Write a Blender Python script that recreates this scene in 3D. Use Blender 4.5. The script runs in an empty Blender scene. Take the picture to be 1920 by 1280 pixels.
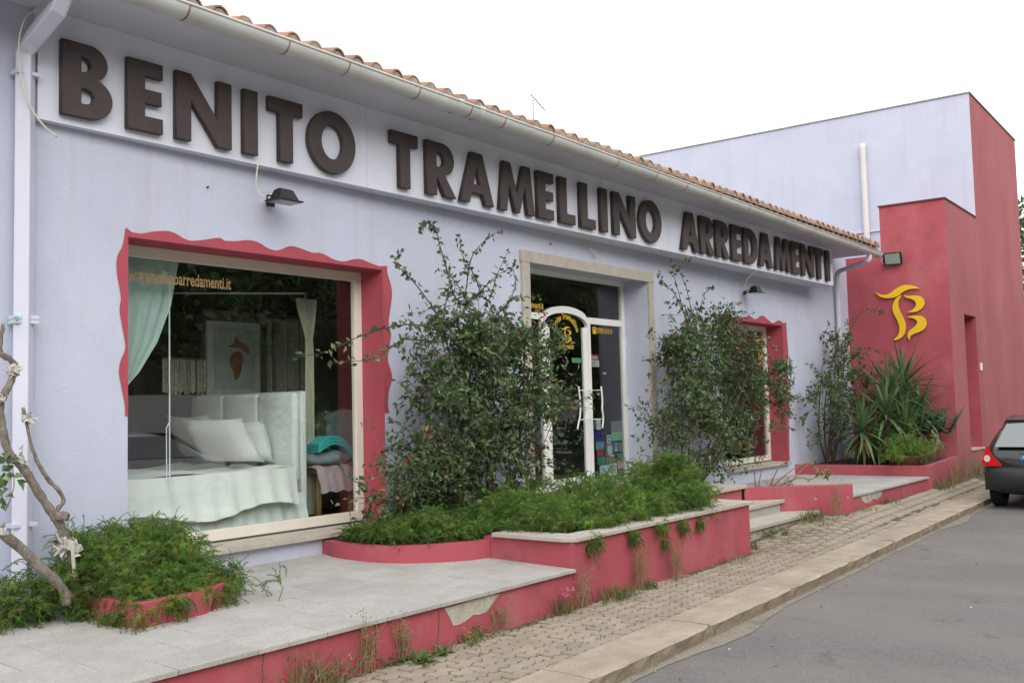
import bpy, bmesh, math, random
from mathutils import Vector, Matrix
R = random.Random(7)
S = bpy.context.scene
COL = S.collection
sin, cos, pi, rad = math.sin, math.cos, math.pi, math.radians

# ------------------------------------------------------------------ camera
cd = bpy.data.cameras.new('camera'); cam = bpy.data.objects.new('camera', cd); COL.objects.link(cam)
cd.sensor_width = 36; cd.lens = 34.81; cd.clip_end = 2000; cd.clip_start = .05
_y, _p, _r = rad(51.973), rad(3.785), rad(-1.407)
fw = Vector((sin(_y)*cos(_p), cos(_y)*cos(_p), sin(_p)))
rt = fw.cross(Vector((0, 0, 1))).normalized(); up = rt.cross(fw)
r2 = rt*cos(_r)+up*sin(_r); u2 = up*cos(_r)-rt*sin(_r)
m = Matrix((r2, u2, -fw)).transposed().to_4x4(); m.translation = (0, 0, 1.6)
cam.matrix_world = m; S.camera = cam

# ------------------------------------------------------------------ overcast sky
w = bpy.data.worlds.new('World'); S.world = w; w.use_nodes = True
nt = w.node_tree; bg = nt.nodes['Background']
sk = nt.nodes.new('ShaderNodeTexSky'); sk.sky_type = 'NISHITA'; sk.sun_disc = False
sk.sun_elevation = rad(28.5); sk.sun_rotation = rad(214); sk.dust_density = 4
mx = nt.nodes.new('ShaderNodeMix'); mx.data_type = 'RGBA'; mx.inputs[0].default_value = .9
mx.inputs[7].default_value = (9.3, 9.3, 9.5, 1)
nt.links.new(sk.outputs[0], mx.inputs[6]); nt.links.new(mx.outputs[2], bg.inputs[0])
bg.inputs[1].default_value = .145
sd = bpy.data.lights.new('sun', 'SUN'); sd.energy = 1.75; sd.angle = rad(70); sd.color = (1, .96, .9)
so = bpy.data.objects.new('sun', sd); COL.objects.link(so)
so.rotation_euler = Vector((.52, .76, -.50)).to_track_quat('-Z', 'Y').to_euler()
S.view_settings.view_transform = 'Standard'; S.view_settings.look = 'None'
S.view_settings.exposure = .50; S.view_settings.gamma = 1; S.view_settings.use_curve_mapping = False

# ------------------------------------------------------------------ materials
MATS = {}
def mat(name, col, rough=.8, var=.12, scale=2.5, fine=0, fscale=90, bump=0, bscale=70, spec=.35, metal=0,
        dirt=None, dscale=(1, 1, 1), damt=.4, drange=(.5, .75), dirt2=None, d2scale=4, d2amt=.4, d2range=(.55, .75), rnd=0, trans=0, coat=0):
    if name in MATS: return MATS[name]
    M = bpy.data.materials.new(name); M.use_nodes = True; n = M.node_tree; L = n.links
    b = n.nodes['Principled BSDF']; out = n.nodes['Material Output']
    g = n.nodes.new('ShaderNodeNewGeometry'); pos = g.outputs['Position']
    def noise(sc, det=4, vec=None, rough=.6):
        t = n.nodes.new('ShaderNodeTexNoise'); t.inputs['Scale'].default_value = sc
        t.inputs['Detail'].default_value = det; t.inputs['Roughness'].default_value = rough
        L.new(vec or pos, t.inputs['Vector']); return t.outputs['Fac']
    def mapr(f, a, c, lo, hi):
        q = n.nodes.new('ShaderNodeMapRange'); q.inputs[1].default_value = a; q.inputs[2].default_value = c
        q.inputs[3].default_value = lo; q.inputs[4].default_value = hi; L.new(f, q.inputs[0]); return q.outputs[0]
    def mul(a, c):
        q = n.nodes.new('ShaderNodeMath'); q.operation = 'MULTIPLY'; L.new(a, q.inputs[0]); L.new(c, q.inputs[1]); return q.outputs[0]
    v = mapr(noise(scale), .3, .7, 1-var, 1+var)
    if fine: v = mul(v, mapr(noise(fscale, 3), .3, .7, 1-fine, 1+fine))
    if rnd:
        oi = n.nodes.new('ShaderNodeObjectInfo'); v = mul(v, mapr(oi.outputs['Random'], 0, 1, 1-rnd, 1+rnd))
    vm = n.nodes.new('ShaderNodeVectorMath'); vm.operation = 'SCALE'; vm.inputs[0].default_value = col[:3]
    L.new(v, vm.inputs['Scale']); c = vm.outputs[0]
    if dirt:
        mp = n.nodes.new('ShaderNodeMapping'); mp.inputs['Scale'].default_value = dscale; L.new(pos, mp.inputs[0])
        d = mapr(noise(1, 6, mp.outputs[0], .65), drange[0], drange[1], 0, damt)
        q = n.nodes.new('ShaderNodeMix'); q.data_type = 'RGBA'; L.new(d, q.inputs[0]); L.new(c, q.inputs[6])
        q.inputs[7].default_value = (*dirt, 1); c = q.outputs[2]
    if dirt2:
        d = mapr(noise(d2scale, 7, None, .7), d2range[0], d2range[1], 0, d2amt)
        q = n.nodes.new('ShaderNodeMix'); q.data_type = 'RGBA'; L.new(d, q.inputs[0]); L.new(c, q.inputs[6])
        q.inputs[7].default_value = (*dirt2, 1); c = q.outputs[2]
    L.new(c, b.inputs['Base Color'])
    b.inputs['Roughness'].default_value = rough; b.inputs['Specular IOR Level'].default_value = spec
    b.inputs['Metallic'].default_value = metal; b.inputs['Coat Weight'].default_value = coat
    if bump:
        bp = n.nodes.new('ShaderNodeBump'); bp.inputs['Strength'].default_value = bump; bp.inputs['Distance'].default_value = .01
        L.new(noise(bscale, 5), bp.inputs['Height']); L.new(bp.outputs[0], b.inputs['Normal'])
    if trans:
        tr = n.nodes.new('ShaderNodeBsdfTranslucent'); L.new(c, tr.inputs[0])
        ms = n.nodes.new('ShaderNodeMixShader'); ms.inputs[0].default_value = trans
        L.new(b.outputs[0], ms.inputs[1]); L.new(tr.outputs[0], ms.inputs[2]); L.new(ms.outputs[0], out.inputs[0])
    MATS[name] = M; return M
def glass(name, tint, ior=1.5):
    M = bpy.data.materials.new(name); M.use_nodes = True; n = M.node_tree; L = n.links
    n.nodes.remove(n.nodes['Principled BSDF']); out = n.nodes['Material Output']
    g = n.nodes.new('ShaderNodeNewGeometry')
    def vmath(op, a, b=None):
        q = n.nodes.new('ShaderNodeVectorMath'); q.operation = op; L.new(a, q.inputs[0]); L.new(b, q.inputs[1]); return q.outputs['Value']
    def fmath(op, a, k):
        q = n.nodes.new('ShaderNodeMath'); q.operation = op
        (L.new(a, q.inputs[1]), setattr(q.inputs[0], 'default_value', k)) if op == 'SUBTRACT' else (L.new(a, q.inputs[0]), setattr(q.inputs[1], 'default_value', k)); return q.outputs[0]
    f = fmath('ABSOLUTE', vmath('DOT_PRODUCT', g.outputs['Normal'], g.outputs['Incoming']), 0)
    f = fmath('ADD', fmath('MULTIPLY', fmath('POWER', fmath('SUBTRACT', f, 1), 5), 1-ior), ior)   # Schlick reflectance, same from both sides
    t = n.nodes.new('ShaderNodeBsdfTransparent'); t.inputs[0].default_value = (*tint, 1)
    gl = n.nodes.new('ShaderNodeBsdfGlossy'); gl.inputs['Roughness'].default_value = 0; gl.inputs[0].default_value = (1, 1, 1, 1)
    ms = n.nodes.new('ShaderNodeMixShader'); L.new(f, ms.inputs[0]); L.new(t.outputs[0], ms.inputs[1]); L.new(gl.outputs[0], ms.inputs[2])
    L.new(ms.outputs[0], out.inputs[0]); MATS[name] = M; return M

LAV = mat('lavender_stucco', (.50, .53, .645), .9, .05, 1.2, .03, 130, .4, 48, .2, dirt=(.38, .37, .38), dscale=(4.5, 4.5, .28), damt=.42, drange=(.54, .8), dirt2=(.44, .46, .53), d2scale=1.6, d2amt=.4)
LAVS = mat('lavender_soffit', (.60, .61, .69), .9, .05, 1.2, .02, 120, .1, 60, .2)
SIGN = mat('sign_board_paint', (.66, .68, .78), .75, .04, 1.5, .015, 120, .05, 50, .3, dirt=(.42, .41, .42), dscale=(3, 3, .5), damt=.3, drange=(.55, .8))
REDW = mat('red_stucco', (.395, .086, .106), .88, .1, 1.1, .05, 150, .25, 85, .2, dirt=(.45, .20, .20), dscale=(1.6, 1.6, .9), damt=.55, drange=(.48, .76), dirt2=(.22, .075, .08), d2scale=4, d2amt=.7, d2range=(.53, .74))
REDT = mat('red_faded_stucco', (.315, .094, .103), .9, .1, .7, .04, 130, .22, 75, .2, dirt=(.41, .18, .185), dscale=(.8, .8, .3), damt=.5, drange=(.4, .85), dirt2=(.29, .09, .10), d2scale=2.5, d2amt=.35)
REDP = mat('red_trim_paint', (.375, .070, .094), .75, .06, 3, .03, 120, .1, 80, .3)
LETT = mat('brown_letter', (.055, .040, .039), .55, .15, 4, .08, 60, .04, 40, .4)
ALU = mat('cream_frame', (.70, .66, .58), .5, .04, 3, .01, 60)
WHT = mat('white_frame', (.78, .78, .76), .4, .04, 3)
GRAN = mat('granite_slab', (.385, .372, .352), .75, .1, 5, .28, 130, .06, 120, .35, dirt=(.27, .25, .22), dscale=(2, 2, 2), damt=.5, drange=(.5, .8), rnd=.07)
GRANP = mat('pinkish_granite', (.42, .385, .33), .75, .12, 8, .25, 110, .12, 90, .35)
CONC = mat('concrete', (.37, .305, .235), .95, .2, 2.2, .2, 80, .5, 60, .2, dirt=(.24, .205, .165), dscale=(2.2, 5, 5), damt=.75, drange=(.44, .72), dirt2=(.30, .285, .26), d2scale=9, d2amt=.7, d2range=(.5, .68))
BARE = mat('bare_concrete', (.42, .39, .33), .95, .2, 9, .15, 90, .5, 40, .2)
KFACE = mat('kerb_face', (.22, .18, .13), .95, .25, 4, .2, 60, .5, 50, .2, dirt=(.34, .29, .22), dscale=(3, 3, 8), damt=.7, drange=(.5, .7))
GUTS = mat('gutter_cement', (.25, .22, .178), .95, .2, 4, .2, 70, .4, 60, .2, dirt=(.13, .115, .095), dscale=(4, 4, 4), damt=.8, drange=(.45, .65))
PAV = mat('paver_concrete', (.295, .255, .20), .95, .14, 3, .16, 140, .3, 90, .2, rnd=.08, dirt=(.24, .205, .15), dscale=(2, 2, 2), damt=.5, drange=(.5, .75))
SAND = mat('joint_sand', (.13, .11, .072), 1, .3, 6, .3, 90, .3, 60, .1, dirt=(.07, .085, .035), dscale=(5, 5, 5), damt=.8, drange=(.45, .6))
ASPH = mat('asphalt', (.162, .152, .147), .92, .10, .7, .30, 75, .5, 110, .25, dirt=(.205, .185, .165), dscale=(1.1, .5, 1), damt=.75, drange=(.44, .68), dirt2=(.075, .07, .068), d2scale=2.6, d2amt=.6, d2range=(.6, .72))
SOIL = mat('planter_soil', (.07, .05, .035), 1, .3, 8, .3, 50, .6, 40, .1)
EARTH = mat('dry_ground', (.2, .17, .12), 1, .25, .6, .2, 30, .3, 20, .1)
TILE = mat('terracotta_tile', (.36, .19, .125), .9, .2, 5, .12, 60, .2, 70, .2, rnd=.2, dirt=(.26, .22, .18), dscale=(6, 6, 6), damt=.7, drange=(.42, .66))
MORT = mat('tile_mortar', (.3, .265, .22), .95, .2, 9, .1, 60, .4, 60, .2)
GUTT = mat('gutter_metal', (.55, .56, .545), .5, .08, 2.5, .04, 60, .05, 30, .4, dirt=(.36, .34, .31), dscale=(1.2, 3, 3), damt=.5, drange=(.5, .75))
RUST = mat('gutter_joint', (.30, .19, .13), .7, .25, 8)
PIPE = mat('downpipe_paint', (.58, .60, .70), .5, .04, 2, .02, 60)
WPVC = mat('white_pvc', (.60, .59, .585), .5, .06, 2)
LAMP = mat('black_lamp', (.012, .015, .012), .4, .2, 6)
LGLS = mat('lamp_glass', (.26, .31, .28), .15, .15, 9)
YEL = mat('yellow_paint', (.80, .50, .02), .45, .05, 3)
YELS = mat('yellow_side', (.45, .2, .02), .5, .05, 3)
GOLD = mat('gold_vinyl', (.62, .38, .05), .5, .08, 3)
GOLDD = mat('faded_gold_vinyl', (.36, .24, .10), .6, .1, 8)
CABW = mat('white_cable', (.6, .58, .5), .6)
TEAL = mat('teal_string', (.15, .45, .38), .7)
BARK = mat('grey_bark', (.205, .178, .15), .95, .3, 14, .3, 60, 1.0, 34, .2)
BARKD = mat('brown_bark', (.075, .052, .04), .95, .3, 20, .2, 80, .4, 60, .2)
CLOTH = mat('white_rag', (.52, .50, .46), .9, .1, 20, 0, 60, .3, 60)
G1 = mat('leaf_dark_green', (.072, .118, .05), .5, .3, 6, trans=.35, spec=.5)
G2 = mat('leaf_mid_green', (.112, .18, .068), .52, .3, 6, trans=.35, spec=.5)
G3 = mat('leaf_pale_green', (.20, .27, .125), .52, .3, 6, trans=.3, spec=.4)
DRY = mat('leaf_dry_tan', (.30, .17, .07), .8, .3, 9, trans=.25, spec=.2)
DRYR = mat('leaf_dry_red', (.25, .075, .045), .8, .3, 9, trans=.25, spec=.2)
FERN1 = mat('fern_green', (.17, .30, .065), .6, .25, 5, trans=.5, spec=.25)
FERN2 = mat('fern_bright', (.26, .40, .085), .6, .25, 5, trans=.5, spec=.25)
FERN3 = mat('fern_deep', (.095, .19, .05), .6, .25, 5, trans=.5, spec=.25)
FERNY = mat('fern_yellow', (.24, .25, .05), .65, .2, 5, trans=.35, spec=.2)
GRS = mat('grass_green', (.11, .16, .045), .7, .25, 5, trans=.3, spec=.2)
STRAW = mat('straw', (.30, .24, .13), .85, .25, 6, trans=.25, spec=.15)
PINK = mat('pink_flower', (.55, .16, .25), .7, .1, 5, trans=.2)
YUC = mat('yucca_leaf', (.07, .135, .048), .5, .3, 5, trans=.25, spec=.5)
YUC2 = mat('yucca_leaf_light', (.13, .21, .075), .5, .25, 5, trans=.25, spec=.5)
EUPH = mat('euphorbia_green', (.045, .085, .045), .5, .25, 6)
POT = mat('terracotta_pot', (.20, .085, .05), .85, .2, 7, .1, 50)
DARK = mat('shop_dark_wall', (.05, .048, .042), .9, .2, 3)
FLOOR = mat('shop_floor', (.16, .13, .10), .6, .15, 3)
LINEN = mat('pale_linen', (.66, .70, .68), .9, .05, 3, 0, 60, .1, 30)
LINW = mat('white_linen', (.74, .745, .73), .9, .05, 3, 0, 60, .1, 30)
AQUA = mat('aqua_curtain', (.70, .86, .82), .85, .06, 3, trans=.4)
TURQ = mat('turquoise_towel', (.06, .46, .45), .9, .1, 9, 0, 60, .3, 60)
GREY = mat('grey_shawl', (.20, .25, .26), .9, .2, 12, 0, 60, .4, 60)
ROSE = mat('rose_cloth', (.42, .31, .33), .9, .1, 9, 0, 60, .3, 60)
WOOD = mat('stool_wood', (.30, .19, .085), .6, .2, 9)
STRC = mat('string_curtain', (.66, .64, .54), .9, .25, 30)
PICF = mat('pale_picture_frame', (.80, .82, .78), .7)
PICM = mat('picture_paper', (.62, .66, .64), .8)
PICR = mat('sanguine_drawing', (.40, .11, .07), .9, .3, 20)
PALEW = mat('pale_roadside_wall', (.62, .60, .56), .9, .08, 1)
BLK = mat('car_black_paint', (.012, .013, .013), .22, .05, 2, spec=.6, coat=.6)
CWHT = mat('car_white_paint', (.75, .75, .73), .25, .03, 2, spec=.5, coat=.5)
BUMP = mat('bumper_plastic', (.028, .03, .031), .5, .1, 6)
TYRE = mat('tyre_rubber', (.012, .012, .012), .85, .2, 12)
RIMM = mat('wheel_cover', (.35, .36, .37), .4, .05, 5, metal=.6)
CGLS = mat('car_glass', (.05, .07, .068), .05, .1, 2, spec=1, coat=1)
CGLS.node_tree.nodes['Principled BSDF'].inputs['IOR'].default_value = 1.75
REDL = mat('red_tail_lens', (.55, .012, .015), .15, .05, 3, spec=.6)
CLRL = mat('clear_lens', (.62, .55, .52), .15, .1, 30)
PLT = mat('plate_white', (.75, .75, .75), .4)
PBLU = mat('plate_blue', (.03, .22, .55), .4)
INK = mat('plate_ink', (.02, .02, .025), .5)
METG = mat('antenna_metal', (.35, .35, .36), .4, metal=.6)
STK = {k: mat('sticker_'+k, c, .5, .08, 20) for k, c in dict(green=(.13, .40, .24), lime=(.30, .40, .16), white=(.6, .66, .64), blue=(.11, .27, .42),
       navy=(.02, .03, .16), red=(.30, .05, .05), grey=(.14, .16, .16), jade=(.03, .25, .16), pale=(.38, .55, .58), peach=(.45, .33, .27)).items()}
GLS = glass('shop_glass', (.97, 1, .99), .065)
GLD = glass('door_glass', (.90, .93, .92), .055)

# ------------------------------------------------------------------ mesh helpers
class MB:
    def __init__(s): s.v = []; s.f = []; s.m = []
    def add(s, vs, fs, mi=0):
        o = len(s.v); s.v += [tuple(p) for p in vs]; s.f += [tuple(i+o for i in f) for f in fs]; s.m += [mi]*len(fs); return s
    def box(s, x0, x1, y0, y1, z0, z1, mi=0):
        return s.add([(x0,y0,z0),(x1,y0,z0),(x1,y1,z0),(x0,y1,z0),(x0,y0,z1),(x1,y0,z1),(x1,y1,z1),(x0,y1,z1)],
                     [(0,3,2,1),(4,5,6,7),(0,1,5,4),(1,2,6,5),(2,3,7,6),(3,0,4,7)], mi)
    def hexa(s, b, t, mi=0):   # bottom quad, top quad (same order, counter-clockwise from above)
        return s.add(list(b)+list(t), [(3,2,1,0),(4,5,6,7),(0,1,5,4),(1,2,6,5),(2,3,7,6),(3,0,4,7)], mi)
    def prism(s, poly, f0, f1, mi=0):   # poly mapped by f0/f1 to 3d
        n = len(poly); a = [f0(*p) for p in poly]; b = [f1(*p) for p in poly]
        return s.add(a+b, [tuple(range(n-1, -1, -1)), tuple(range(n, 2*n))]+[(i, (i+1) % n, n+(i+1) % n, n+i) for i in range(n)], mi)
    def prz(s, poly, z0, z1, mi=0): return s.prism(poly, lambda x, y: (x, y, z0), lambda x, y: (x, y, z1), mi)
    def pry(s, poly, y0, y1, mi=0): return s.prism(poly, lambda x, z: (x, y1, z), lambda x, z: (x, y0, z), mi)
    def tube(s, pts, r, n=8, mi=0, caps=True):
        pts = [Vector(p) for p in pts]; k = len(pts); rr = r if isinstance(r, (list, tuple)) else [r]*k
        t0 = (pts[1]-pts[0]).normalized(); a = t0.orthogonal().normalized(); vs = []
        for i, p in enumerate(pts):
            t = ((pts[min(i+1, k-1)]-pts[i]).normalized()+(pts[i]-pts[max(i-1, 0)]).normalized())
            t = t.normalized() if t.length > 1e-6 else t0
            a = (a-t*a.dot(t)); a = a.normalized() if a.length > 1e-6 else t.orthogonal().normalized(); b = t.cross(a)
            vs += [p+(a*cos(2*pi*j/n)+b*sin(2*pi*j/n))*rr[i] for j in range(n)]
        fs = [(i*n+j, i*n+(j+1) % n, (i+1)*n+(j+1) % n, (i+1)*n+j) for i in range(k-1) for j in range(n)]
        if caps: fs += [tuple(range(n-1, -1, -1)), tuple(range((k-1)*n, k*n))]
        return s.add(vs, fs, mi)
    def rtube(s, pts, w, h, upv, mi=0):   # rectangular section pipe
        pts = [Vector(p) for p in pts]; k = len(pts); vs = []
        for i, p in enumerate(pts):
            t = ((pts[min(i+1, k-1)]-p).normalized()+(p-pts[max(i-1, 0)]).normalized()).normalized()
            sd_ = t.cross(Vector(upv)).normalized(); u = sd_.cross(t)
            sc = 1/max(.5, t.dot((pts[min(i+1, k-1)]-pts[max(i-1, 0)]).normalized())) if 0 < i < k-1 else 1
            vs += [p+sd_*w/2+u*h/2*sc, p-sd_*w/2+u*h/2*sc, p-sd_*w/2-u*h/2*sc, p+sd_*w/2-u*h/2*sc]
        fs = [(i*4+j, i*4+(j+1) % 4, i*4+4+(j+1) % 4, i*4+4+j) for i in range(k-1) for j in range(4)]
        return s.add(vs, fs+[(3, 2, 1, 0), tuple(range(4*k-4, 4*k))], mi)
    def mesh(s, name, mats, smooth=False, bevel=0, fixn=False):
        me = bpy.data.meshes.new(name); me.from_pydata(s.v, [], s.f)
        for M in (mats if isinstance(mats, (list, tuple)) else [mats]): me.materials.append(M)
        if any(s.m): me.polygons.foreach_set('material_index', s.m)
        if bevel or fixn:
            bm = bmesh.new(); bm.from_mesh(me)
            bmesh.ops.recalc_face_normals(bm, faces=bm.faces)
            if bevel: bmesh.ops.bevel(bm, geom=[e for e in bm.edges if len(e.link_faces) == 2 and e.calc_face_angle(0) > .5], offset=bevel, segments=2, profile=.6, affect='EDGES', clamp_overlap=True)
            bm.to_mesh(me); bm.free()
        if smooth: me.polygons.foreach_set('use_smooth', [True]*len(me.polygons))
        me.update(); return me
    def build(s, name, mats, parent=None, **k):
        return link(name, s.mesh(name, mats, **k), parent)
def link(name, me, parent=None, loc=None, rot=None):
    o = bpy.data.objects.new(name, me); COL.objects.link(o)
    if loc: o.location = loc
    if rot: o.rotation_euler = rot
    if parent: adopt(o, parent)
    return o
def adopt(o, parent):
    o.parent = parent; q = parent; t = Vector((0, 0, 0))
    while q is not None: t += Vector(q.location)+(Vector(q.matrix_parent_inverse.translation) if q.parent else Vector()); q = q.parent
    o.matrix_parent_inverse = Matrix.Translation(-t)
def thing(name, label, cat, loc=(0, 0, 0), group=None):
    o = bpy.data.objects.new(name, None); COL.objects.link(o); o.location = loc; o.empty_display_size = .1
    o['label'] = label; o['category'] = cat
    if group: o['group'] = group
    return o
def tag(o, label, cat, group=None):
    o['label'] = label; o['category'] = cat
    if group: o['group'] = group
    return o
def struct(name, loc=(0, 0, 0)):
    o = bpy.data.objects.new(name, None); COL.objects.link(o); o.location = loc; o['kind'] = 'structure'; return o
def text_mesh(txt, size, place, bold=0, depth=0, align='LEFT', xs=1):
    cu = bpy.data.curves.new('lettering', 'FONT'); cu.body = txt; cu.size = size; cu.offset = bold; cu.extrude = depth; cu.align_x = align; cu.resolution_u = 3
    ob = bpy.data.objects.new('lettering', cu); COL.objects.link(ob)
    dg = bpy.context.evaluated_depsgraph_get(); dg.update(); me = bpy.data.meshes.new_from_object(ob.evaluated_get(dg))
    bpy.data.objects.remove(ob); bpy.data.curves.remove(cu)
    for v in me.vertices: v.co = place(v.co.x*xs, v.co.y, v.co.z)
    me.materials.clear(); me.update(); return me
def text(txt, size, place, M, parent, name='lettering', **k):
    me = text_mesh(txt, size, place, **k); me.materials.append(M); return link(name, me, parent)
def smooth_poly(pts, n=4):   # closed Catmull-Rom
    out = []; k = len(pts)
    for i in range(k):
        a, b, c, d = (Vector(pts[(i+j) % k]) for j in (-1, 0, 1, 2))
        for t in range(n):
            t /= n; out.append(tuple(.5*((2*b)+(c-a)*t+(2*a-5*b+4*c-d)*t*t+(3*b-a-3*c+d)*t**3)))
    return out
def spl(pts, n=4):           # open Catmull-Rom in 3d
    P = [Vector(p) for p in pts]; P = [P[0]*2-P[1]]+P+[P[-1]*2-P[-2]]; out = []
    for i in range(1, len(P)-2):
        a, b, c, d = P[i-1:i+3]
        for t in range(n):
            t /= n; out.append(.5*((2*b)+(c-a)*t+(2*a-5*b+4*c-d)*t*t+(3*b-a-3*c+d)*t**3))
    return out+[P[-2]]
def sstep(a, b, x): x = min(1, max(0, (x-a)/(b-a))); return x*x*(3-2*x)
def gz(x, y): return .125*sstep(9.6, 12.8, x)*sstep(3.50+.0405*x, 3.95+.0405*x, y)      # pavement level
def kerb_y(x): return 3.115+.0405*x                                      # outer kerb line
YW = 6.75                                                                # facade plane
def terr_z(y): return .30+.06*(y-4.6)/2.15

# ------------------------------------------------------------------ ground, road, kerb, pavement
g = MB(); g.add([(-400,-400,-.13),(500,-400,-.13),(500,500,-.13),(-400,500,-.13)], [(0,1,2,3)])
g.build('ground', EARTH)['kind'] = 'structure'
b = MB(); xs = [-30+i*.5 for i in range(321)]
b.add([p for x in xs for p in ((x, -3.6, -.1), (x, kerb_y(x)+.02, -.1))], [(2*i, 2*i+2, 2*i+3, 2*i+1) for i in range(len(xs)-1)])
b.build('road', ASPH)['kind'] = 'structure'
b = MB(); rows = []
xs = [-4+i*.12 for i in range(260)]
for x in xs: rows += [(x, kerb_y(x)-.05-.015*R.random()-.02*max(0, sin(x*1.7)*sin(x*.6))-.10*max(0, sin(x*.83+2.2))**6, -.0955), (x, kerb_y(x)+.01, -.088)]
b.add(rows, [(2*i, 2*i+2, 2*i+3, 2*i+1) for i in range(len(xs)-1)])
b.build('road_gutter_strip', GUTS)['kind'] = 'structure'
kerb = struct('kerb')
edges = [-3.2+1.63*i for i in range(-1, 26)]
for a, c in zip(edges, edges[1:]):
    b = MB(); n = 14; vs = []
    for i in range(n+1):
        x = a+.006+(c-a-.012)*i/n; y = kerb_y(x)
        j = lambda s: R.uniform(-s, s)
        e = .02 if i in (0, n) and R.random() < .4 else .0
        vs += [(x, y+j(.004), -.125), (x, y+j(.006), -.05), (x, y+e+j(.006), -.012+j(.004)), (x, y+.022+e+j(.004), -e*.4+j(.002)), (x, y+.2, j(.002)), (x, y+.385, -.002), (x, y+.385, -.125)]
    b.add(vs, [(7*i+k, 7*i+7+k, 7*i+8+k, 7*i+k+1) for i in range(n) for k in range(6)]+[(6,5,4,3,2,1,0), tuple(range(7*n, 7*n+7))])
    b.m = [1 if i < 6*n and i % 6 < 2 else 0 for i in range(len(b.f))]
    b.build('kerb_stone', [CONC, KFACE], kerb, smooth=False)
pave = MB(); xs = [-4+i*.5 for i in range(63)]; ys = [0, .2, .4, .6, .8, 1.0]
vs = []
for x in xs:
    y0 = kerb_y(x)+.38; y1 = 4.9 if x < 13.5 else 5.2
    vs += [(x, y0+(y1-y0)*t, gz(x, y0+(y1-y0)*t)-.014) for t in ys]
pave.add(vs, [(6*i+k, 6*i+6+k, 6*i+7+k, 6*i+k+1) for i in range(len(xs)-1) for k in range(5)])
pavement = pave.build('pavement', SAND); pavement['kind'] = 'structure'
# wavy interlocking pavers
def paver_outline(w=.218, h=.108, a=.013):
    pts = []
    def wave(u): 
        t = (u/ .109) % 1
        return a*(1 if .12 < t < .38 else -1 if .62 < t < .88 else (t/.12 if t <= .12 else (1-(t-.38)/.12 if t < .5 else (-(t-.5)/.12 if t < .62 else -1+(t-.88)/.12))))
    us = [0, .013, .041, .0545, .068, .096, .109, .122, .150, .1635, .177, .205, .218]
    lo = [(u-w/2, -h/2+wave(u)) for u in us]; hi = [(u-w/2, h/2+wave(u)) for u in us]
    gap = .0055
    lo = [(x*(1-2*gap/w), y+gap) for x, y in lo]; hi = [(x*(1-2*gap/w), y-gap) for x, y in hi]
    c = .009
    lo[0] = (lo[0][0]+c*.6, lo[0][1]); hi[-1] = (hi[-1][0]-c*.6, hi[-1][1])
    return lo+hi[::-1]
ol = paver_outline()
pm = MB(); k = len(ol)
top = [(x*.972, y*.95, .0) for x, y in ol]; mid = [(x, y, -.005) for x, y in ol]; bot = [(x, y, -.03) for x, y in ol]
pm.add(top+mid+bot, [tuple(range(k))]+[(k+i, k+(i+1) % k, (i+1) % k, i) for i in range(k)]+[(2*k+i, 2*k+(i+1) % k, k+(i+1) % k, k+i) for i in range(k)])
paver_me = pm.mesh('paver', PAV)
cells = []; ang = math.atan(.0405)
for row in range(9):
    y_off = .385+.054+row*.109
    x = 2.6+(row % 2)*.109
    while x < 19.6:
        y = kerb_y(x)+y_off
        lim = 4.545 if x < 9.9 else (4.8 if x < 12.6 else 4.56)
        if y < lim: cells.append((x, y))
        x += .2185
cells.sort(key=lambda c: c[0]**2+c[1]**2)
vis = [c for c in cells if c[0] > 3.55]; rest = [c for c in cells if c[0] <= 3.55]+vis[300:]
def paver_tf(x, y):
    z = gz(x, y)+R.uniform(-.004, .003)
    dz = (gz(x, y+.05)-gz(x, y-.05))/.1
    return (x, y, z), (math.atan(dz)+R.uniform(-.02, .02), R.uniform(-.012, .012), ang+R.uniform(-.015, .015))
for x, y in vis[:300]:
    l, r = paver_tf(x, y); link('paver', paver_me, pavement, l, r)
b = MB()
for x, y in rest:
    l, r = paver_tf(x, y); M = Matrix.Translation(l) @ Vector((0, 0, 0)).to_track_quat('Z', 'Y').to_matrix().to_4x4() if 0 else Matrix.LocRotScale(Vector(l), __import__('mathutils').Euler(r), None)
    b.add([M @ Vector(v) for v in pm.v], pm.f)
o = b.build('far_pavers', PAV, pavement); o['kind'] = 'stuff'

# ------------------------------------------------------------------ terraces of granite slabs
def slab_run(parent, x0, x1, holes=lambda x, y: False, lift=0, clip=None):
    rows = 7; rd = (YW-4.565)/rows
    for r in range(rows):
        ya = 4.565+rd*r+.0025; yb = ya+rd-.005
        x = x0-(.25 if r % 2 else 0)
        while x < x1-.01:
            a = max(x, x0)+.0025; c = min(x+.5, x1)-.0025
            x += .5
            if c-a < .03 or holes((a+c)/2, (ya+yb)/2): continue
            if clip:
                a2, c2 = clip(ya, yb, a, c)
                if a2 is None: continue
            h = R.uniform(-.0012, .0012)+lift
            if clip: qa = [(a2[0], ya), (c, ya), (c, yb), (a2[1], yb)]
            else: qa = [(a, ya), (c, ya), (c, yb), (a, yb)]
            mb = MB(); mb.hexa([(px, py, terr_z(py)-.028+h) for px, py in qa], [(px, py, terr_z(py)+h) for px, py in qa])
            mb.build('slab', GRAN, parent, bevel=.003)
terrace = thing('shop_terrace', 'long granite paved terrace with red front below the big window', 'terrace', (4, 4.6, 0))
b = MB(); b.box(-3, 6.6, 4.6, YW, -.12, .268); b.build('front_wall', REDW, terrace)
slab_run(terrace, -2.0, 6.6)
patch = [(5.06,.255),(5.13,.25),(5.30,.258),(5.45,.26),(5.60,.262),(5.66,.255),(5.60,.215),(5.53,.165),(5.50,.15),(5.42,.145),(5.36,.155),(5.27,.125),(5.20,.115),(5.15,.12),(5.12,.17)]
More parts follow.
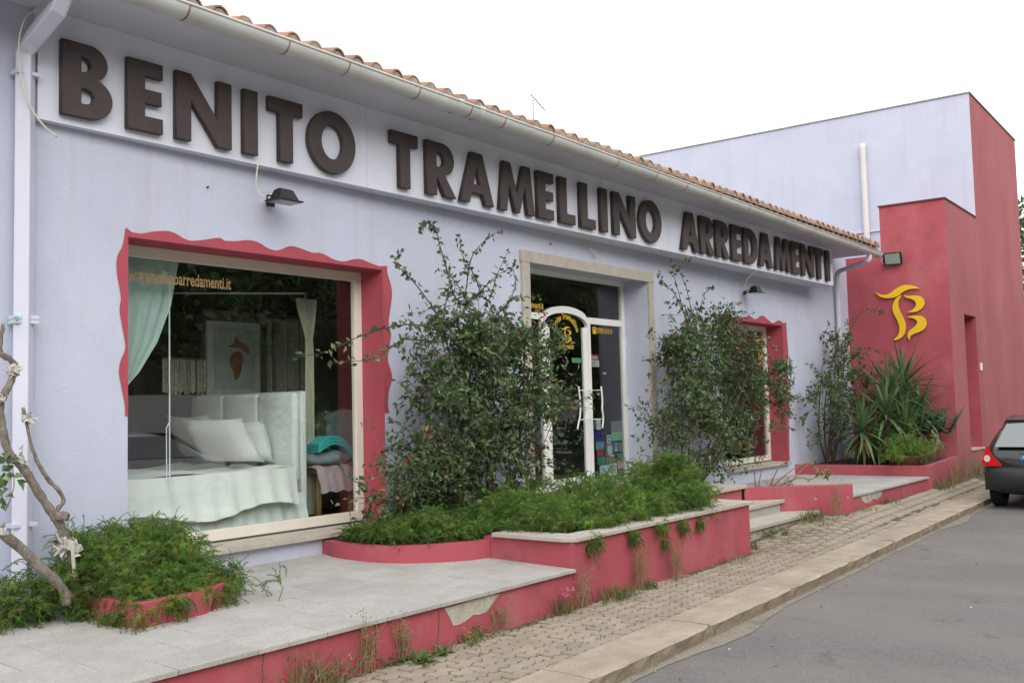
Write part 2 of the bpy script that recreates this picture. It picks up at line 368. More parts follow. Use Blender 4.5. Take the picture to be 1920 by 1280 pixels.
MB().pry(patch, 4.595, 4.606).build('bare_patch', BARE, terrace)
for cx in (3.55, 4.42, 5.0):                                             # fine vertical cracks
    pts = [(cx+R.uniform(-.008, .008), 4.598, .26-.26*i/7) for i in range(8)]
    MB().tube(pts, .003, 4).build('crack', SAND, terrace)
terrace2 = thing('shop_terrace', 'smaller granite terrace right of the entrance steps', 'terrace', (14, 4.6, 0))
def clipR(ya, yb, a, c):
    f = lambda y: 12.96+max(0, (0))*y
    return (max(a, 12.96-(ya-4.6)*1.02+.10), max(a, 12.96-(yb-4.6)*1.02+.10)), None
b = MB(); b.prz([(12.99,4.63),(16.6,4.63),(16.6,YW),(11.9,YW),(11.9,5.72)], -.1, .300); b.build('front_wall', REDW, terrace2)
for r in range(7):
    rd = (YW-4.6)/7; ya = 4.6+rd*r+.003; yb = ya+rd-.006
    for i in range(12):
        a = 11.0+i*.5+(.25 if r % 2 else 0); c = a+.494
        dl = 13.06-(((ya+yb)/2)-4.6)*1.02
        dl = max(dl, 12.05)
        a = max(a, dl); c = min(c, 16.6)
        if c-a < .06: continue
        MB().box(a, c, ya, yb, .302, .33+R.uniform(-.001, .001)).build('slab', GRAN, terrace2, bevel=.003)
patch2 = [(13.45,.318),(14.35,.318),(14.3,.25),(14.1,.21),(13.95,.235),(13.8,.19),(13.62,.2),(13.5,.25)]
MB().pry([(x, z-.02) for x, z in patch2], 4.626, 4.634).build('bare_patch', BARE, terrace2)

# ------------------------------------------------------------------ planters and steps
def wall_path(mb, pts, th, z0, z1, closed=False, mi=0):
    """vertical low wall along a path (outer line pts, thickness th to the left of the travel direction)"""
    P = [Vector((p[0], p[1], 0)) for p in pts]; k = len(P); inn = []
    for i in range(k):
        a = P[i]-P[max(i-1, 0)]; c = P[min(i+1, k-1)]-P[i]; t = (a.normalized()+c.normalized()).normalized()
        nn = Vector((-t.y, t.x, 0)); cs = max(.5, t.dot((c if c.length else a).normalized())); inn.append(P[i]+nn*th/cs)
    zz = z1 if callable(z1) else (lambda x, y: z1)
    vs = []
    for p, q in zip(P, inn): vs += [(p.x, p.y, z0), (p.x, p.y, zz(p.x, p.y)), (q.x, q.y, zz(p.x, p.y)), (q.x, q.y, z0)]
    mb.add(vs, [(4*i+j, 4*i+4+j, 4*i+4+(j+1) % 4, 4*i+(j+1) % 4) for i in range(k-1) for j in range(4)]+[(0,1,2,3), (4*k-1, 4*k-2, 4*k-3, 4*k-4)], mi); return mb
pl1 = thing('low_planter', 'low red angular planter under the big window, tree and fern growing in it', 'planter', (3.6, 6, .33))
p1 = [(3.34,YW-.002),(3.34,5.53),(3.83,5.545),(4.13,5.72),(4.15,YW-.002)]
wall_path(MB(), p1, .09, .29, .475).build('planter_wall', REDW, pl1, bevel=.006)
MB().prz([(3.4,YW-.004),(3.4,5.59),(3.8,5.6),(4.07,5.76),(4.08,YW-.004)], .3, .44).build('soil', SOIL, pl1)
pl2 = thing('long_planter', 'long red planter with stone coping in front of the door, overflowing with fern', 'planter', (8, 5, 0))
curve = [tuple(v[:2]) for v in spl([(5.86,YW-.002,0),(5.79,6.45,0),(5.82,6.1,0),(5.95,5.83,0),(6.15,5.64,0),(6.38,5.51,0),(6.60,5.45,0)], 5)]
wall_path(MB(), curve, .085, .29, .478).build('curved_wall', REDW, pl2, smooth=False)
b = MB(); wall_path(b, [(6.605,5.52),(6.605,4.592),(9.89,4.592),(9.89,5.9)], .13, -.13, .505); b.build('planter_wall', REDW, pl2)
MB().prz([(5.95,YW-.003),(5.9,6.4),(5.98,6.05),(6.2,5.75),(6.5,5.6),(6.7,5.5),(6.7,4.70),(9.78,4.70),(9.78,5.9),(8.7,6.0),(8.7,YW-.003)], .1, .462).build('soil', SOIL, pl2)
for a, c in ((6.83,7.62),(7.626,8.42),(8.426,9.2)):
    b = MB(); b.box(a, c, 4.56, 4.80, .507, .54+R.uniform(-.002, .002)); b.build('coping_stone', GRANP, pl2, bevel=.005)
b = MB(); b.prz([(6.555,5.40),(6.555,4.66),(6.62,4.56),(6.82,4.56),(6.82,4.80),(6.80,5.40)], .507, .541); b.build('coping_stone', GRANP, pl2, bevel=.005)
b = MB(); b.prz([(9.206,4.56),(9.94,4.56),(10.04,5.34),(9.64,5.34),(9.6,4.84),(9.206,4.82)], .507, .542); b.build('coping_stone', GRANP, pl2, bevel=.005)
steps = thing('entrance_steps', 'pale granite entrance steps between the long planter and slanting red wall', 'steps', (11, 5.3, 0))
dg = lambda y: 17.50-y
def step(z, yf, yb, th, xl=9.9):
    b = MB(); b.prz([(xl, yf), (dg(yf), yf), (max(dg(yb), 11.9), yb), (xl, yb)], z-th, z); b.build('tread', GRANP, steps, bevel=.006)
step(.175, 4.87, 5.30, .045); step(.33, 5.21, 5.62, .045)
MB().prz([(9.9,4.91),(12.55,4.91),(12.2,5.26),(9.9,5.26)], -.1, .128).build('riser', BARE, steps)
MB().prz([(9.9,5.245),(12.22,5.245),(11.9,5.6),(9.9,5.6)], .12, .283).build('riser', GRAN, steps)
MB().prz([(8.72,5.60),(11.93,5.60),(11.99,5.66),(11.99,YW+.36),(8.95,YW+.36),(8.95,YW),(8.72,YW)][0:0] or [(8.8,5.57),(11.98,5.57),(11.98,6.2),(11.65,YW-.004),(8.8,YW-.004)], .485, .53).build('landing', GRANP, steps, bevel=.006)
MB().prz([(8.82,5.62),(11.90,5.62),(11.90,YW-.002),(8.82,YW-.002)], .2, .483).build('landing_base', REDW, steps)
sw = thing('slanting_wall', 'low slanting red side wall right of the entrance steps, dry plant behind it', 'wall', (12.5, 5, 0))
wall_path(MB(), [(11.94,5.60),(12.42,5.10),(12.93,4.592),(13.07,4.592)], .12, -.1, .487).build('side_wall', REDW, sw, bevel=.008)
MB().prz([(12.06,5.64),(12.5,5.2),(13.0,4.72),(13.06,4.72),(13.06,5.0),(12.3,5.8),(12.06,5.9)], .3, .45).build('soil', SOIL, sw)
pl3 = thing('corner_planter', 'low red planter bed with yucca in the corner by the red tower', 'planter', (17.5, 5.5, .1))
c3 = [tuple(v[:2]) for v in spl([(16.42,YW-.002,0),(16.52,6.0,0),(16.58,5.2,0),(16.60,4.66,0)], 4)]
wall_path(MB(), c3+[(16.75,4.605),(19.44,4.86)], .09, -.05, .50).build('planter_wall', REDW, pl3)
MB().prz([(16.5,YW-.004),(16.62,5.2),(16.68,4.72),(19.42,4.95),(19.40,YW-.004)], .1, .46).build('soil', SOIL, pl3)

# ------------------------------------------------------------------ the shop building
shop = thing('shop_building', 'long lavender shop building with tiled eaves and red-edged display windows', 'building', (10, YW, 0))
OP = [(4.01, 6.648, .50, 2.937), (8.966, 11.62, .50, 3.27), (13.75, 16.13, .53, 2.87)]
def wall_grid(x0, x1, z0, z1, y0, y1, ops):
    xs = sorted({x0, x1, *[o[0] for o in ops], *[o[1] for o in ops]}); zs = sorted({z0, z1, *[o[2] for o in ops], *[o[3] for o in ops]})
    b = MB(); idx = {}
    solid = lambda i, j: 0 <= i < len(xs)-1 and 0 <= j < len(zs)-1 and not any(o[0] <= (xs[i]+xs[i+1])/2 <= o[1] and o[2] <= (zs[j]+zs[j+1])/2 <= o[3] for o in ops)
    def q(*p): b.add(p, [(0, 1, 2, 3)])
    for i in range(len(xs)-1):
        for j in range(len(zs)-1):
            a, c, d, e = xs[i], xs[i+1], zs[j], zs[j+1]
            if not solid(i, j): continue
            q((a,y0,d),(c,y0,d),(c,y0,e),(a,y0,e)); q((c,y1,d),(a,y1,d),(a,y1,e),(c,y1,e))
            if not solid(i+1, j): q((c,y0,d),(c,y1,d),(c,y1,e),(c,y0,e))
            if not solid(i-1, j): q((a,y1,d),(a,y0,d),(a,y0,e),(a,y1,e))
            if not solid(i, j+1): q((a,y0,e),(c,y0,e),(c,y1,e),(a,y1,e))
            if not solid(i, j-1): q((a,y1,d),(c,y1,d),(c,y0,d),(a,y0,d))
    return b
wall_grid(-6, 19.405, -.1, 4.50, YW, YW+.42, OP).build('front_wall', LAV, shop)
MB().box(-6, 19.405, 13.0, 13.2, -.1, 4.5).build('rear_wall', LAV, shop)
MB().box(-6.2, -6.002, YW, 13.2, -.1, 4.5).build('end_wall', LAV, shop)
MB().box(19.2, 19.40, YW+.43, 12.99, -.1, 4.5).build('end_wall', LAV, shop)
# soffit
def eave(x): return 6.053+(5.864-6.053)*(x-4.27)/12.55       # gutter centre line in plan
def gzc(x): return 4.500-.0161*(x-4.27)                       # gutter centre height
def soz(x): return 4.462-.0125*(x-3.4)
b = MB(); xs = [-6, 0, 4, 8, 12, 16, 18.55]
b.add([p for x in xs for p in ((x, eave(x)-.02, soz(x)-.004), (x, YW-.002, soz(x)-.004), (x, YW-.002, soz(x)+.012), (x, eave(x)-.02, soz(x)+.012))],
      [(4*i+j, 4*i+4+j, 4*i+4+(j+1) % 4, 4*i+(j+1) % 4) for i in range(len(xs)-1) for j in range(4)]+[(0,1,2,3), (27,26,25,24)])
b.build('soffit', LAVS, shop, fixn=True)
# roof with curved tiles
RS = math.tan(rad(15))
def crest(x): return 4.612-.0089*(x-4.0)
roofp = [(-6, eave(-6)+.03), (18.62, eave(18.62)+.03)]
b = MB()
b.add([(-6, eave(-6)+.02, crest(-6)-.12), (18.62, eave(18.62)+.02, crest(18.62)-.12), (18.62, 9.9, crest(18.62)-.12+3.9*RS), (-6, 9.9, crest(-6)-.12+3.9*RS), (18.62, 13.4, crest(18.62)-.12+2.9*RS), (-6, 13.4, crest(-6)-.12+2.9*RS),
       (-6, eave(-6)+.02, crest(-6)-.122), (18.62, eave(18.62)+.02, crest(18.62)-.122), (18.62, 13.4, crest(18.62)-.122), (-6, 13.4, crest(-6)-.122)],
      [(0,1,2,3),(3,2,4,5),(6,9,8,7),(0,6,7,1),(1,7,8,4,2),(0,3,5,9,6),(5,4,8,9)])
roof = b.build('roof', MORT, shop)
def tile_mesh(cover=True):
    n = 8; b = MB(); vs = []
    for (y, r) in ((0, .078), (.46, .062)):
        for rr in (r, r-.013):
            for i in range(n+1):
                a = pi*i/n
                z = rr*sin(a)*1.08 if cover else -rr*sin(a)*.8
                vs.append((-rr*cos(a), y, z+y*RS+(0 if cover else .07)))
    q = n+1; f = []
    for i in range(n):
        f += [(i, i+1, 2*q+i+1, 2*q+i), (q+i+1, q+i, 3*q+i, 3*q+i+1), (i+1, i, q+i, q+i+1)]
    f += [(0, 2*q, 3*q, q), (n, q+n, 3*q+n, 2*q+n)]
    b.add(vs, f); return b
cov, pan = tile_mesh(True), tile_mesh(False)
cov_me = cov.mesh('roof_tile', TILE, smooth=False); pan_me = pan.mesh('roof_tile', TILE)
plug = MB(); n = 8
plug.add([(-.064*cos(pi*i/n), .03, .064*sin(pi*i/n)*1.08) for i in range(n+1)]+[(-.064*cos(pi*i/n), .10, .064*sin(pi*i/n)*1.08) for i in range(n+1)], [tuple(range(n+1))]+[(i+1, i, n+1+i, n+2+i) for i in range(n)])
tx = 2.52; far = MB(); plugs = MB(); k = 0
while tx < 18.6:
    ey = eave(tx)-.01; z = crest(tx)-.085
    j = lambda s: R.uniform(-s, s)
    link('roof_tile', cov_me, roof, (tx+j(.006), ey+j(.012), z+j(.004)), (0, j(.02), j(.02)))
    plugs.add([(tx+v[0], ey+v[1]-.022, z+v[2]) for v in plug.v], plug.f)
    if tx < 18.5: link('roof_tile', pan_me, roof, (tx+.1125, ey+.04+j(.01), z-.055), (0, 0, j(.02)))
    if k < 72: link('roof_tile', cov_me, roof, (tx+j(.008), ey+.40+j(.012), z+.40*RS+.012), (0, j(.02), j(.02)))
    for c in range(2, 10):
        o = (tx+j(.008), ey+.4*c+j(.01), z+.4*c*RS+.012)
        if o[1] < 9.6: far.add([(o[0]+v[0], o[1]+v[1], o[2]+v[2]) for v in cov.v], cov.f)
    tx += .2262; k += 1
o = far.build('upper_tiles', TILE, roof); o['kind'] = 'stuff'
o = plugs.build('tile_mortar', MORT, roof); o['kind'] = 'stuff'
# gutter
def half_pipe(x0, x1, r=.094, n=12, th=.006):
    b = MB(); vs = []; m = 12
    for s in range(m+1):
        x = x0+(x1-x0)*s/m
        for rr in (r, r-th):
            for i in range(n+1):
                a = pi*i/n; vs.append((x, eave(x)-rr*cos(a), gzc(x)-rr*sin(a)))
    q = n+1
    for s in range(m):
        o = s*2*q; p = o+2*q
        b_ = [(o+i, o+i+1, p+i+1, p+i) for i in range(n)]+[(o+q+i+1, o+q+i, p+q+i, p+q+i+1) for i in range(n)]+[(o, p, p+q, o+q), (o+n, o+q+n, p+q+n, p+n)]
        b.f += b_; b.m += [0]*len(b_)
    b.v = vs; return b
b = half_pipe(-6, 18.52)
b.tube([(-6, eave(-6)-.094, gzc(-6)), (18.5, eave(18.5)-.094, gzc(18.5))], .011, 8)
gut = b.build('gutter', GUTT, shop, smooth=True, fixn=True)
# rounded closed end
b = MB(); n = 10; vs = []
for s in range(6):
    t = s/5*pi/2; x = 18.52+.10*sin(t); rr = .094*max(cos(t), .02)
    vs += [(x, eave(x)-rr*cos(pi*i/n), gzc(x)-rr*sin(pi*i/n)+.03*sin(t)) for i in range(n+1)]
b.add(vs, [(s*(n+1)+i, s*(n+1)+i+1, (s+1)*(n+1)+i+1, (s+1)*(n+1)+i) for s in range(5) for i in range(n)])
b.build('gutter_end', GUTT, gut, smooth=True)
def ring(x, w=.012, r=.0965, M=RUST, nm='gutter_joint'):
    b = MB(); n = 14; vs = []
    for xx in (x-w/2, x+w/2): vs += [(xx, eave(xx)-r*cos(pi*i/n-.25+i*.5/n), gzc(xx)-r*sin(pi*i/n-.25+i*.5/n)) for i in range(n+1)]
    vs += [(v[0], v[1], v[2]) for v in vs]
    b.add(vs[:2*(n+1)], [(i, i+1, n+2+i, n+1+i) for i in range(n)])
    b.build(nm, M, gut, smooth=True)
for x in [2.6, 3.4, 4.02, 4.9, 5.52, 6.35, 7.05, 7.55, 8.35, 9.6, 10.45, 11.2, 12.1, 13.0, 14.2, 15.3, 16.4, 17.3]: ring(x, .014)
for x in (6.9, 7.2): ring(x, .07, .0985, GUTT, 'gutter_sleeve')
# downpipes
def clampring(x, y, z, par, w=.15, d=.10):
    MB().box(x-w/2-.005, x+w/2+.005, y-d/2-.005, y+d/2+.005, z-.014, z+.014).build('pipe_clamp', PIPE, par, bevel=.004)
b = MB(); px = 3.205
b.rtube([(3.20, eave(3.2)+.03, 4.50), (3.20, eave(3.2)+.04, 4.36), (3.20, eave(3.2)+.14, 4.29), (3.205, 6.58, 4.17), (px, 6.675, 4.10), (px, 6.675, 3.9), (px, 6.675, .34)], .125, .10, (.75, -.66, .02))
p = b.build('downpipe', PIPE, shop, bevel=.012)
clampring(px, 6.675, 2.28, p); clampring(px, 6.675, 2.25, p); clampring(px, 6.675, 3.95, p); clampring(px, 6.675, .9, p)
b = MB(); b.tube(spl([(18.05, eave(18.05), gzc(18.05)-.06), (18.05, eave(18.05)+.01, gzc(18.05)-.16), (18.09, eave(18.05)+.10, gzc(18.05)-.205), (18.56, 6.50, 4.04), (18.64, 6.63, 4.01), (18.66, 6.68, 3.9), (18.66, 6.68, 3.5), (18.66, 6.68, 1.8), (18.66, 6.68, .46)], 4), .045, 10)
p = b.build('downpipe', PIPE, shop, smooth=True)

# display windows
def window(x0, x1, z0, z1, name='display_window'):
    fr = MB(); yf, yb, fw_ = YW+.292, YW+.352, .088
    fr.box(x0, x1, yf, yb, z1-fw_, z1-.002); fr.box(x0, x1, yf, yb, z0+.06, z0+.06+fw_)
    fr.box(x1-fw_, x1-.002, yf, yb, z0+.061+fw_, z1-fw_-.001); fr.box(x0+.002, x0+.05, yf, yb, z0+.061+fw_, z1-fw_-.001)
    return fr
def frame(x0, x1, z0, z1):
    f = window(x0, x1, z0, z1).build('window_frame', ALU, shop, bevel=.004); GG = GLS if x0 < 9 else GLD
    MB().box(x0+.04, x1-.075, YW+.318, YW+.324, z0+.13, z1-.075).build('pane', GG, f)
    return f
win1 = frame(*OP[0]); win2 = frame(*OP[2])
for o_, (a, c) in zip((OP[0], OP[2]), ((4.06, 6.665), (13.8, 16.15))):
    MB().box(a, o_[1]-.003, YW-.07, YW+.40, o_[2], o_[2]+.042).build('window_sill', GRANP, shop, bevel=.004)
    MB().box(o_[1]-.003, o_[1], YW-.002, YW+.29, o_[2]+.043, o_[3]-.004).build('red_reveal', REDP, shop)
    MB().box(o_[0]+.003, o_[1], YW-.002, YW+.29, o_[3]-.003, o_[3]).build('red_reveal', REDP, shop)
BL = [(3.99,3.004),(3.967,2.872),(3.926,2.786),(3.917,2.709),(3.926,2.623),(3.944,2.538),(3.953,2.463),(3.942,2.397),(3.951,2.322),(3.968,2.237),(3.988,2.129),(3.98,2.075),(3.951,2.01),(3.939,1.956),(3.939,1.913),(3.951,1.849),(3.966,1.779),(3.985,1.686),(3.988,1.602)]
BT = [(4.043,2.974),(4.121,2.975),(4.219,3.002),(4.331,3.021),(4.407,3.012),(4.498,2.976),(4.577,2.973),(4.698,2.999),(4.815,3.025),(4.864,3.008),(4.978,3.018),(5.094,3.040),(5.20,3.033),(5.286,2.998),(5.369,2.984),(5.437,2.999),(5.523,3.036),(5.61,3.039),(5.788,3.009),(5.861,3.017),(5.935,3.004),(6.047,2.972),(6.162,2.969),(6.28,3.003),(6.38,3.01),(6.501,2.984),(6.605,2.968)]
BR = [(6.71,2.982),(6.713,2.91),(6.759,2.791),(6.767,2.684),(6.731,2.514),(6.719,2.421),(6.748,2.316),(6.713,2.178),(6.70,2.072),(6.74,1.966),(6.749,1.891),(6.704,1.77),(6.691,1.65),(6.706,1.574)]
def border(outl, outt, outr, op):
    b = MB(); x0, x1, _, z1 = op
    def strip(outer, inner):
        for i in range(len(outer)-1):
            a, c = outer[i], outer[i+1]; d, e = inner(*c), inner(*a)
            b.add([(p[0], YW-.004, p[1]) for p in (a, c, d, e)], [(0, 1, 2, 3)])
    ins = lambda x, z: (x0+.001, min(z, z1))
    strip(outl, ins); strip([outl[0]]+outt+[outr[0]], lambda x, z: (min(max(x, x0+.001), x1), z1-.001)); strip(outr, lambda x, z: (x1-.001, min(z, z1)))
    b.add([(6.0, YW-.003, 0)], []) if 0 else None
    return b
def dense(L): 
    return [tuple(v[:2]) for v in spl([(x, z, 0) for x, z in L], 3)]
border(dense(BL), dense(BT), dense(BR), OP[0]).build('painted_border', REDP, shop)
sx = lambda x: 13.75+(x-4.01)*(16.13-13.75)/(6.648-4.01)
sc = lambda L: [(sx(x), .53+(z-.5)*(2.34/2.437)) for x, z in L]
BL2, BT2, BR2 = sc(BL), [(x, z) for x, z in zip([13.8,13.97,14.16,14.4,14.64,14.83,15.04,15.31,15.53,15.72,15.88,16.0,16.16], [2.93,2.973,2.913,2.94,2.932,2.973,2.923,3.0,2.949,2.895,2.93,2.959,2.918])], [(16.30,2.936),(16.31,2.711),(16.335,2.414),(16.25,2.148),(16.31,1.952),(16.27,1.689),(16.28,1.427),(16.24,1.25),(16.21,.9),(16.2,.58)]
border(dense(BL2), dense(BT2), dense(BR2), OP[2]).build('painted_border', REDP, shop)
ysig = YW+.315
text('www.tramellinoarredamenti.it', .142, lambda x, y, z: Vector((4.07+x, ysig, 2.66+y)), GOLDD, win1, bold=.003, xs=.625)

# door
T = .13
def trim(poly): return MB().pry(poly, YW-.028, YW+.05)
b = MB(); b.box(8.815, 8.963, YW-.03, YW+.02, .52, 3.235); b.build('stone_jamb', GRANP, shop, bevel=.006)
b = MB(); b.box(11.623, 11.755, YW-.03, YW+.02, .52, 3.235); b.build('stone_jamb', GRANP, shop, bevel=.006)
b = MB(); b.box(8.80, 11.765, YW-.032, YW+.02, 3.237, 3.372); b.build('stone_lintel', GRANP, shop, bevel=.006)
MB().box(8.97, 11.616, YW-.06, YW+.44, .50, .545).build('threshold', GRANP, shop)
yd0, yd1 = YW+.365, YW+.415
f = MB()
f.box(8.968, 11.618, yd0, yd1, 3.205, 3.268); f.box(11.545, 11.617, yd0, yd1, .546, 3.204); f.box(8.969, 9.03, yd0, yd1, .546, 3.204)
f.box(9.031, 9.75, yd0, yd1, 2.655, 2.735); f.box(10.70, 11.544, yd0, yd1, 2.655, 2.738)
f.box(10.70, 10.76, yd0, yd1, .546, 2.654); f.box(9.69, 9.75, yd0, yd1, .546, 2.654)
f.box(10.761, 11.544, yd0, yd1, .546, .64); f.box(9.031, 9.689, yd0, yd1, .546, .64)
# arched head over the leaf
def arch(x0, x1, zs, rise, w):
    n = 14; o = [(x0+(x1-x0)*i/n, zs+rise*math.sqrt(max(0, 1-(2*i/n-1)**2*.98))) for i in range(n+1)]
    ii = [(x, z-w) for x, z in o]; return o, ii
o, ii = arch(9.75, 10.70, 2.70, .15, .085)
f.pry(o+ii[::-1], yd0+.0, yd1)
door = f.build('entrance_door', WHT, shop)
# leaf frame and panes
lf = MB(); o2 = [(x, z-.004) for x, z in ii]
lf.box(9.752, 9.862, yd0+.005, yd1-.005, .56, 2.60); lf.box(10.60, 10.698, yd0+.005, yd1-.005, .56, 2.60); lf.box(9.863, 10.599, yd0+.005, yd1-.005, .56, .70)
lf.build('door_leaf', WHT, door, bevel=.004)
yg = yd0+.02
b = MB(); b.box(9.03, 11.545, yg, yg+.005, 2.86, 3.206); b.build('pane', GLD, door)
b = MB(); b.box(10.755, 11.55, yg, yg+.005, .63, 2.66); b.build('pane', GLD, door)
b = MB(); b.box(9.02, 9.70, yg, yg+.005, .63, 2.66); b.build('pane', GLD, door)
b = MB(); b.pry([(9.86, .69), (10.605, .69), (10.605, 2.60), *[(x, z+.002) for x, z in o2[::-1] if 9.83 < x < 10.62], (9.86, 2.6)], yg, yg+.005); b.build('pane', GLD, door)
b = MB(); b.box(9.03, 9.745, yg, yg+.005, 2.736, 2.859); b.build('pane', GLD, door)
MB().box(10.705, 11.545, yg, yg+.005, 2.739, 2.859).build('pane', GLD, door)
for sx_, y0 in ((10.355, yd0-.07), (10.83, yd0-.10)):
    zs_ = [1.84, 1.77, 1.65, 1.55, 1.45, 1.37, 1.30]
    pts = [(sx_+dx, y0, z) for dx, z in zip((-.005, .0, .02, .02, .0, -.035, -.06) if sx_ < 10.5 else (-.005, .0, .012, .0, .02, .01, -.01), zs_)]
    b = MB(); b.tube(spl(pts, 4), [.008]+[.016]*21+[.016, .012, .006][:len(spl(pts, 4))-22], 8) if 0 else b.tube(spl(pts, 4), .011, 8)
    bx = 10.62 if sx_ < 10.5 else 10.69
    for z in (1.79, 1.42): b.tube([(bx, yd0+.004, z), (bx-.01, y0, z), (sx_+.01, y0, z)], .006, 6)
    b.build('door_handle', WHT, door, smooth=True)
for z in (2.45, 1.62, .75): MB().tube([(11.632, yd0-.012, z-.06), (11.632, yd0-.012, z+.06)], .014, 8).build('door_hinge', WHT, door)
ys = yg-.004
yi = yg+.014
def stick(x0, x1, z0, z1, key, nm='sticker', dy=0): return MB().box(x0, x1, yi-dy-.001, yi-dy, z0, z1).build(nm, STK[key], door)
text('www.tramellinoarredamenti.it', .105, lambda x, y, z: Vector((9.84-1.28+x, ys, 2.775+y)), GOLD, door, bold=.004, xs=.78) if 0 else \
text('rredamenti.it', .105, lambda x, y, z: Vector((9.36+x, ys, 2.79+y)), GOLD, door, bold=.003, xs=.72)
# arc lettering, emblem, phone
cx_, cz_, rr = 10.222, 2.43, .262
me_list = []
word = 'Benito Tramellino'
adv = {'i': .5, 'l': .48, 't': .62, ' ': .5, 'T': .95, 'B': 1.05, 'm': 1.45, 'r': .72}
tot = sum(adv.get(c, .95) for c in word); pos_ = 0
arc = MB()
for c in word:
    wv = adv.get(c, .95); a = rad(158)-rad(136)*(pos_+wv/2)/tot; pos_ += wv
    if c == ' ': continue
    t_ = a-pi/2
    me = text_mesh(c, .105, lambda x, y, z: Vector((cx_+rr*cos(a)+x*cos(t_)*.8-y*sin(t_), ys, cz_+rr*sin(a)+x*sin(t_)*.8+y*cos(t_))), bold=.0035, align='CENTER')
    arc.add([v.co for v in me.vertices], [tuple(p.vertices) for p in me.polygons]); bpy.data.meshes.remove(me)
arc.build('lettering', GOLD, door)
text('ARREDAMENTI', .068, lambda x, y, z: Vector((10.222+x, ys, 2.315+y)), GOLD, door, bold=.002, align='CENTER', xs=.75)
text('0789.51019', .098, lambda x, y, z: Vector((10.945+x, ys, 2.545+y)), GOLD, door, bold=.0012, xs=.8)
b = MB()   # telephone symbol
b.pry([(10.84,2.53),(10.92,2.53),(10.925,2.575),(10.90,2.595),(10.86,2.595),(10.835,2.575)], ys-.001, ys)
b.pry([(10.825,2.59),(10.835,2.615),(10.86,2.625),(10.90,2.625),(10.925,2.615),(10.935,2.59),(10.915,2.592),(10.905,2.605),(10.855,2.605),(10.845,2.592)], ys-.001, ys)
b.build('telephone_symbol', GOLD, door)
LOGO = dict(bar=[(-.546,3.657),(-.604,3.616),(-.696,3.579),(-.807,3.59),(-.919,3.661),(-1.03,3.715),(-1.138,3.729),(-1.258,3.705),(-1.373,3.64),(-1.271,3.649),(-1.164,3.638),(-1.07,3.599),(-.959,3.529),(-.849,3.506),(-.725,3.517),(-.632,3.557)],
 stem=[(-1.039,3.538),(-.998,3.533),(-.925,3.475),(-.877,3.383),(-.863,3.304),(-.881,3.206),(-.937,3.074),(-.97,2.959),(-.964,2.848),(-.922,2.763),(-.849,2.698),(-.918,2.699),(-.997,2.734),(-1.062,2.802),(-1.09,2.903),(-1.087,3.015),(-1.047,3.13),(-.999,3.245),(-.974,3.359),(-.989,3.454)],
 bowl=[(-1.083,3.542),(-1.158,3.519),(-1.264,3.518),(-1.369,3.498),(-1.434,3.44),(-1.452,3.367),(-1.434,3.306),(-1.371,3.24),(-1.279,3.204),(-1.135,3.211),(-1.205,3.237),(-1.268,3.288),(-1.298,3.349),(-1.274,3.414),(-1.201,3.46),(-1.126,3.49)],
 foot=[(-1.13,3.115),(-1.2,3.134),(-1.291,3.135),(-1.38,3.121),(-1.452,3.06),(-1.472,2.988),(-1.452,2.911),(-1.382,2.844),(-1.274,2.804),(-1.19,2.77),(-1.157,2.724),(-1.147,2.681),(-1.116,2.735),(-1.12,2.806),(-1.164,2.867),(-1.235,2.917),(-1.29,2.969),(-1.3,3.024),(-1.258,3.074),(-1.198,3.099)])
b = MB()
for L_ in LOGO.values():
    b.pry([(10.225-(e+1.0)*.26, 2.487+(z-3.2)*.21) for e, z in smooth_poly(L_, 3)], ys-.001, ys)
b.build('emblem', GOLD, door, fixn=True)
b = MB()
for L_ in LOGO.values():
    b.pry([(15.83-(e+1.0)*.36, 2.47+(z-3.2)*.36) for e, z in smooth_poly(L_, 3)], ysig-.001, ysig)
n = 24
for i in range(n):
    if i in (4, 16): continue
    a0, a1 = 2*pi*i/n, 2*pi*(i+1)/n
    b.add([(15.83+r_*cos(a), ysig, 2.46+r_*sin(a)) for r_, a in ((.25, a0), (.25, a1), (.23, a1), (.23, a0))], [(0, 1, 2, 3)])
b.build('emblem', GOLD, win2, fixn=True)
# stickers and cards on the glass
stick(10.365, 10.57, 2.145, 2.205, 'lime'); stick(10.40, 10.55, 2.152, 2.198, 'green', dy=.002)
stick(10.765, 10.995, 2.10, 2.255, 'white'); s_ = stick(10.765, 10.995, 2.185, 2.26, 'red', 'sign_card', .002)
text('ORARIO', .055, lambda x, y, z: Vector((10.88+x, yi-.004, 2.202+y)), STK['white'], door, bold=.002, align='CENTER', xs=.75)
b = MB()
for i in range(4): b.box(10.80, 10.96-.03*(i % 2), yi-.003, yi-.002, 2.115+i*.016, 2.121+i*.016)
b.build('printed_lines', STK['grey'], door)
stick(11.08, 11.16, 2.005, 2.03, 'white'); stick(10.83, 10.93, 1.29, 1.42, 'grey'); stick(10.885, 10.985, 1.275, 1.42, 'white', dy=.002)
stick(11.24, 11.515, 1.22, 1.38, 'grey'); stick(11.24, 11.50, 1.12, 1.23, 'green', dy=.002); stick(11.125, 11.225, 1.085, 1.20, 'pale', dy=.002)
stick(11.14, 11.21, 1.10, 1.14, 'blue', dy=.004); stick(11.14, 11.21, 1.155, 1.19, 'blue', dy=.004)
stick(10.81, 11.03, 1.12, 1.26, 'navy'); stick(10.86, 11.05, 1.02, 1.12, 'blue'); stick(10.88, 11.02, .93, 1.02, 'red')
b = MB(); b.pry([(11.19+.055*cos(2*pi*i/16), 1.0+.065*sin(2*pi*i/16)) for i in range(16)], yi-.003, yi-.002); stick(11.10, 11.28, .925, 1.075, 'grey'); b.build('sticker', STK['pale'], door)
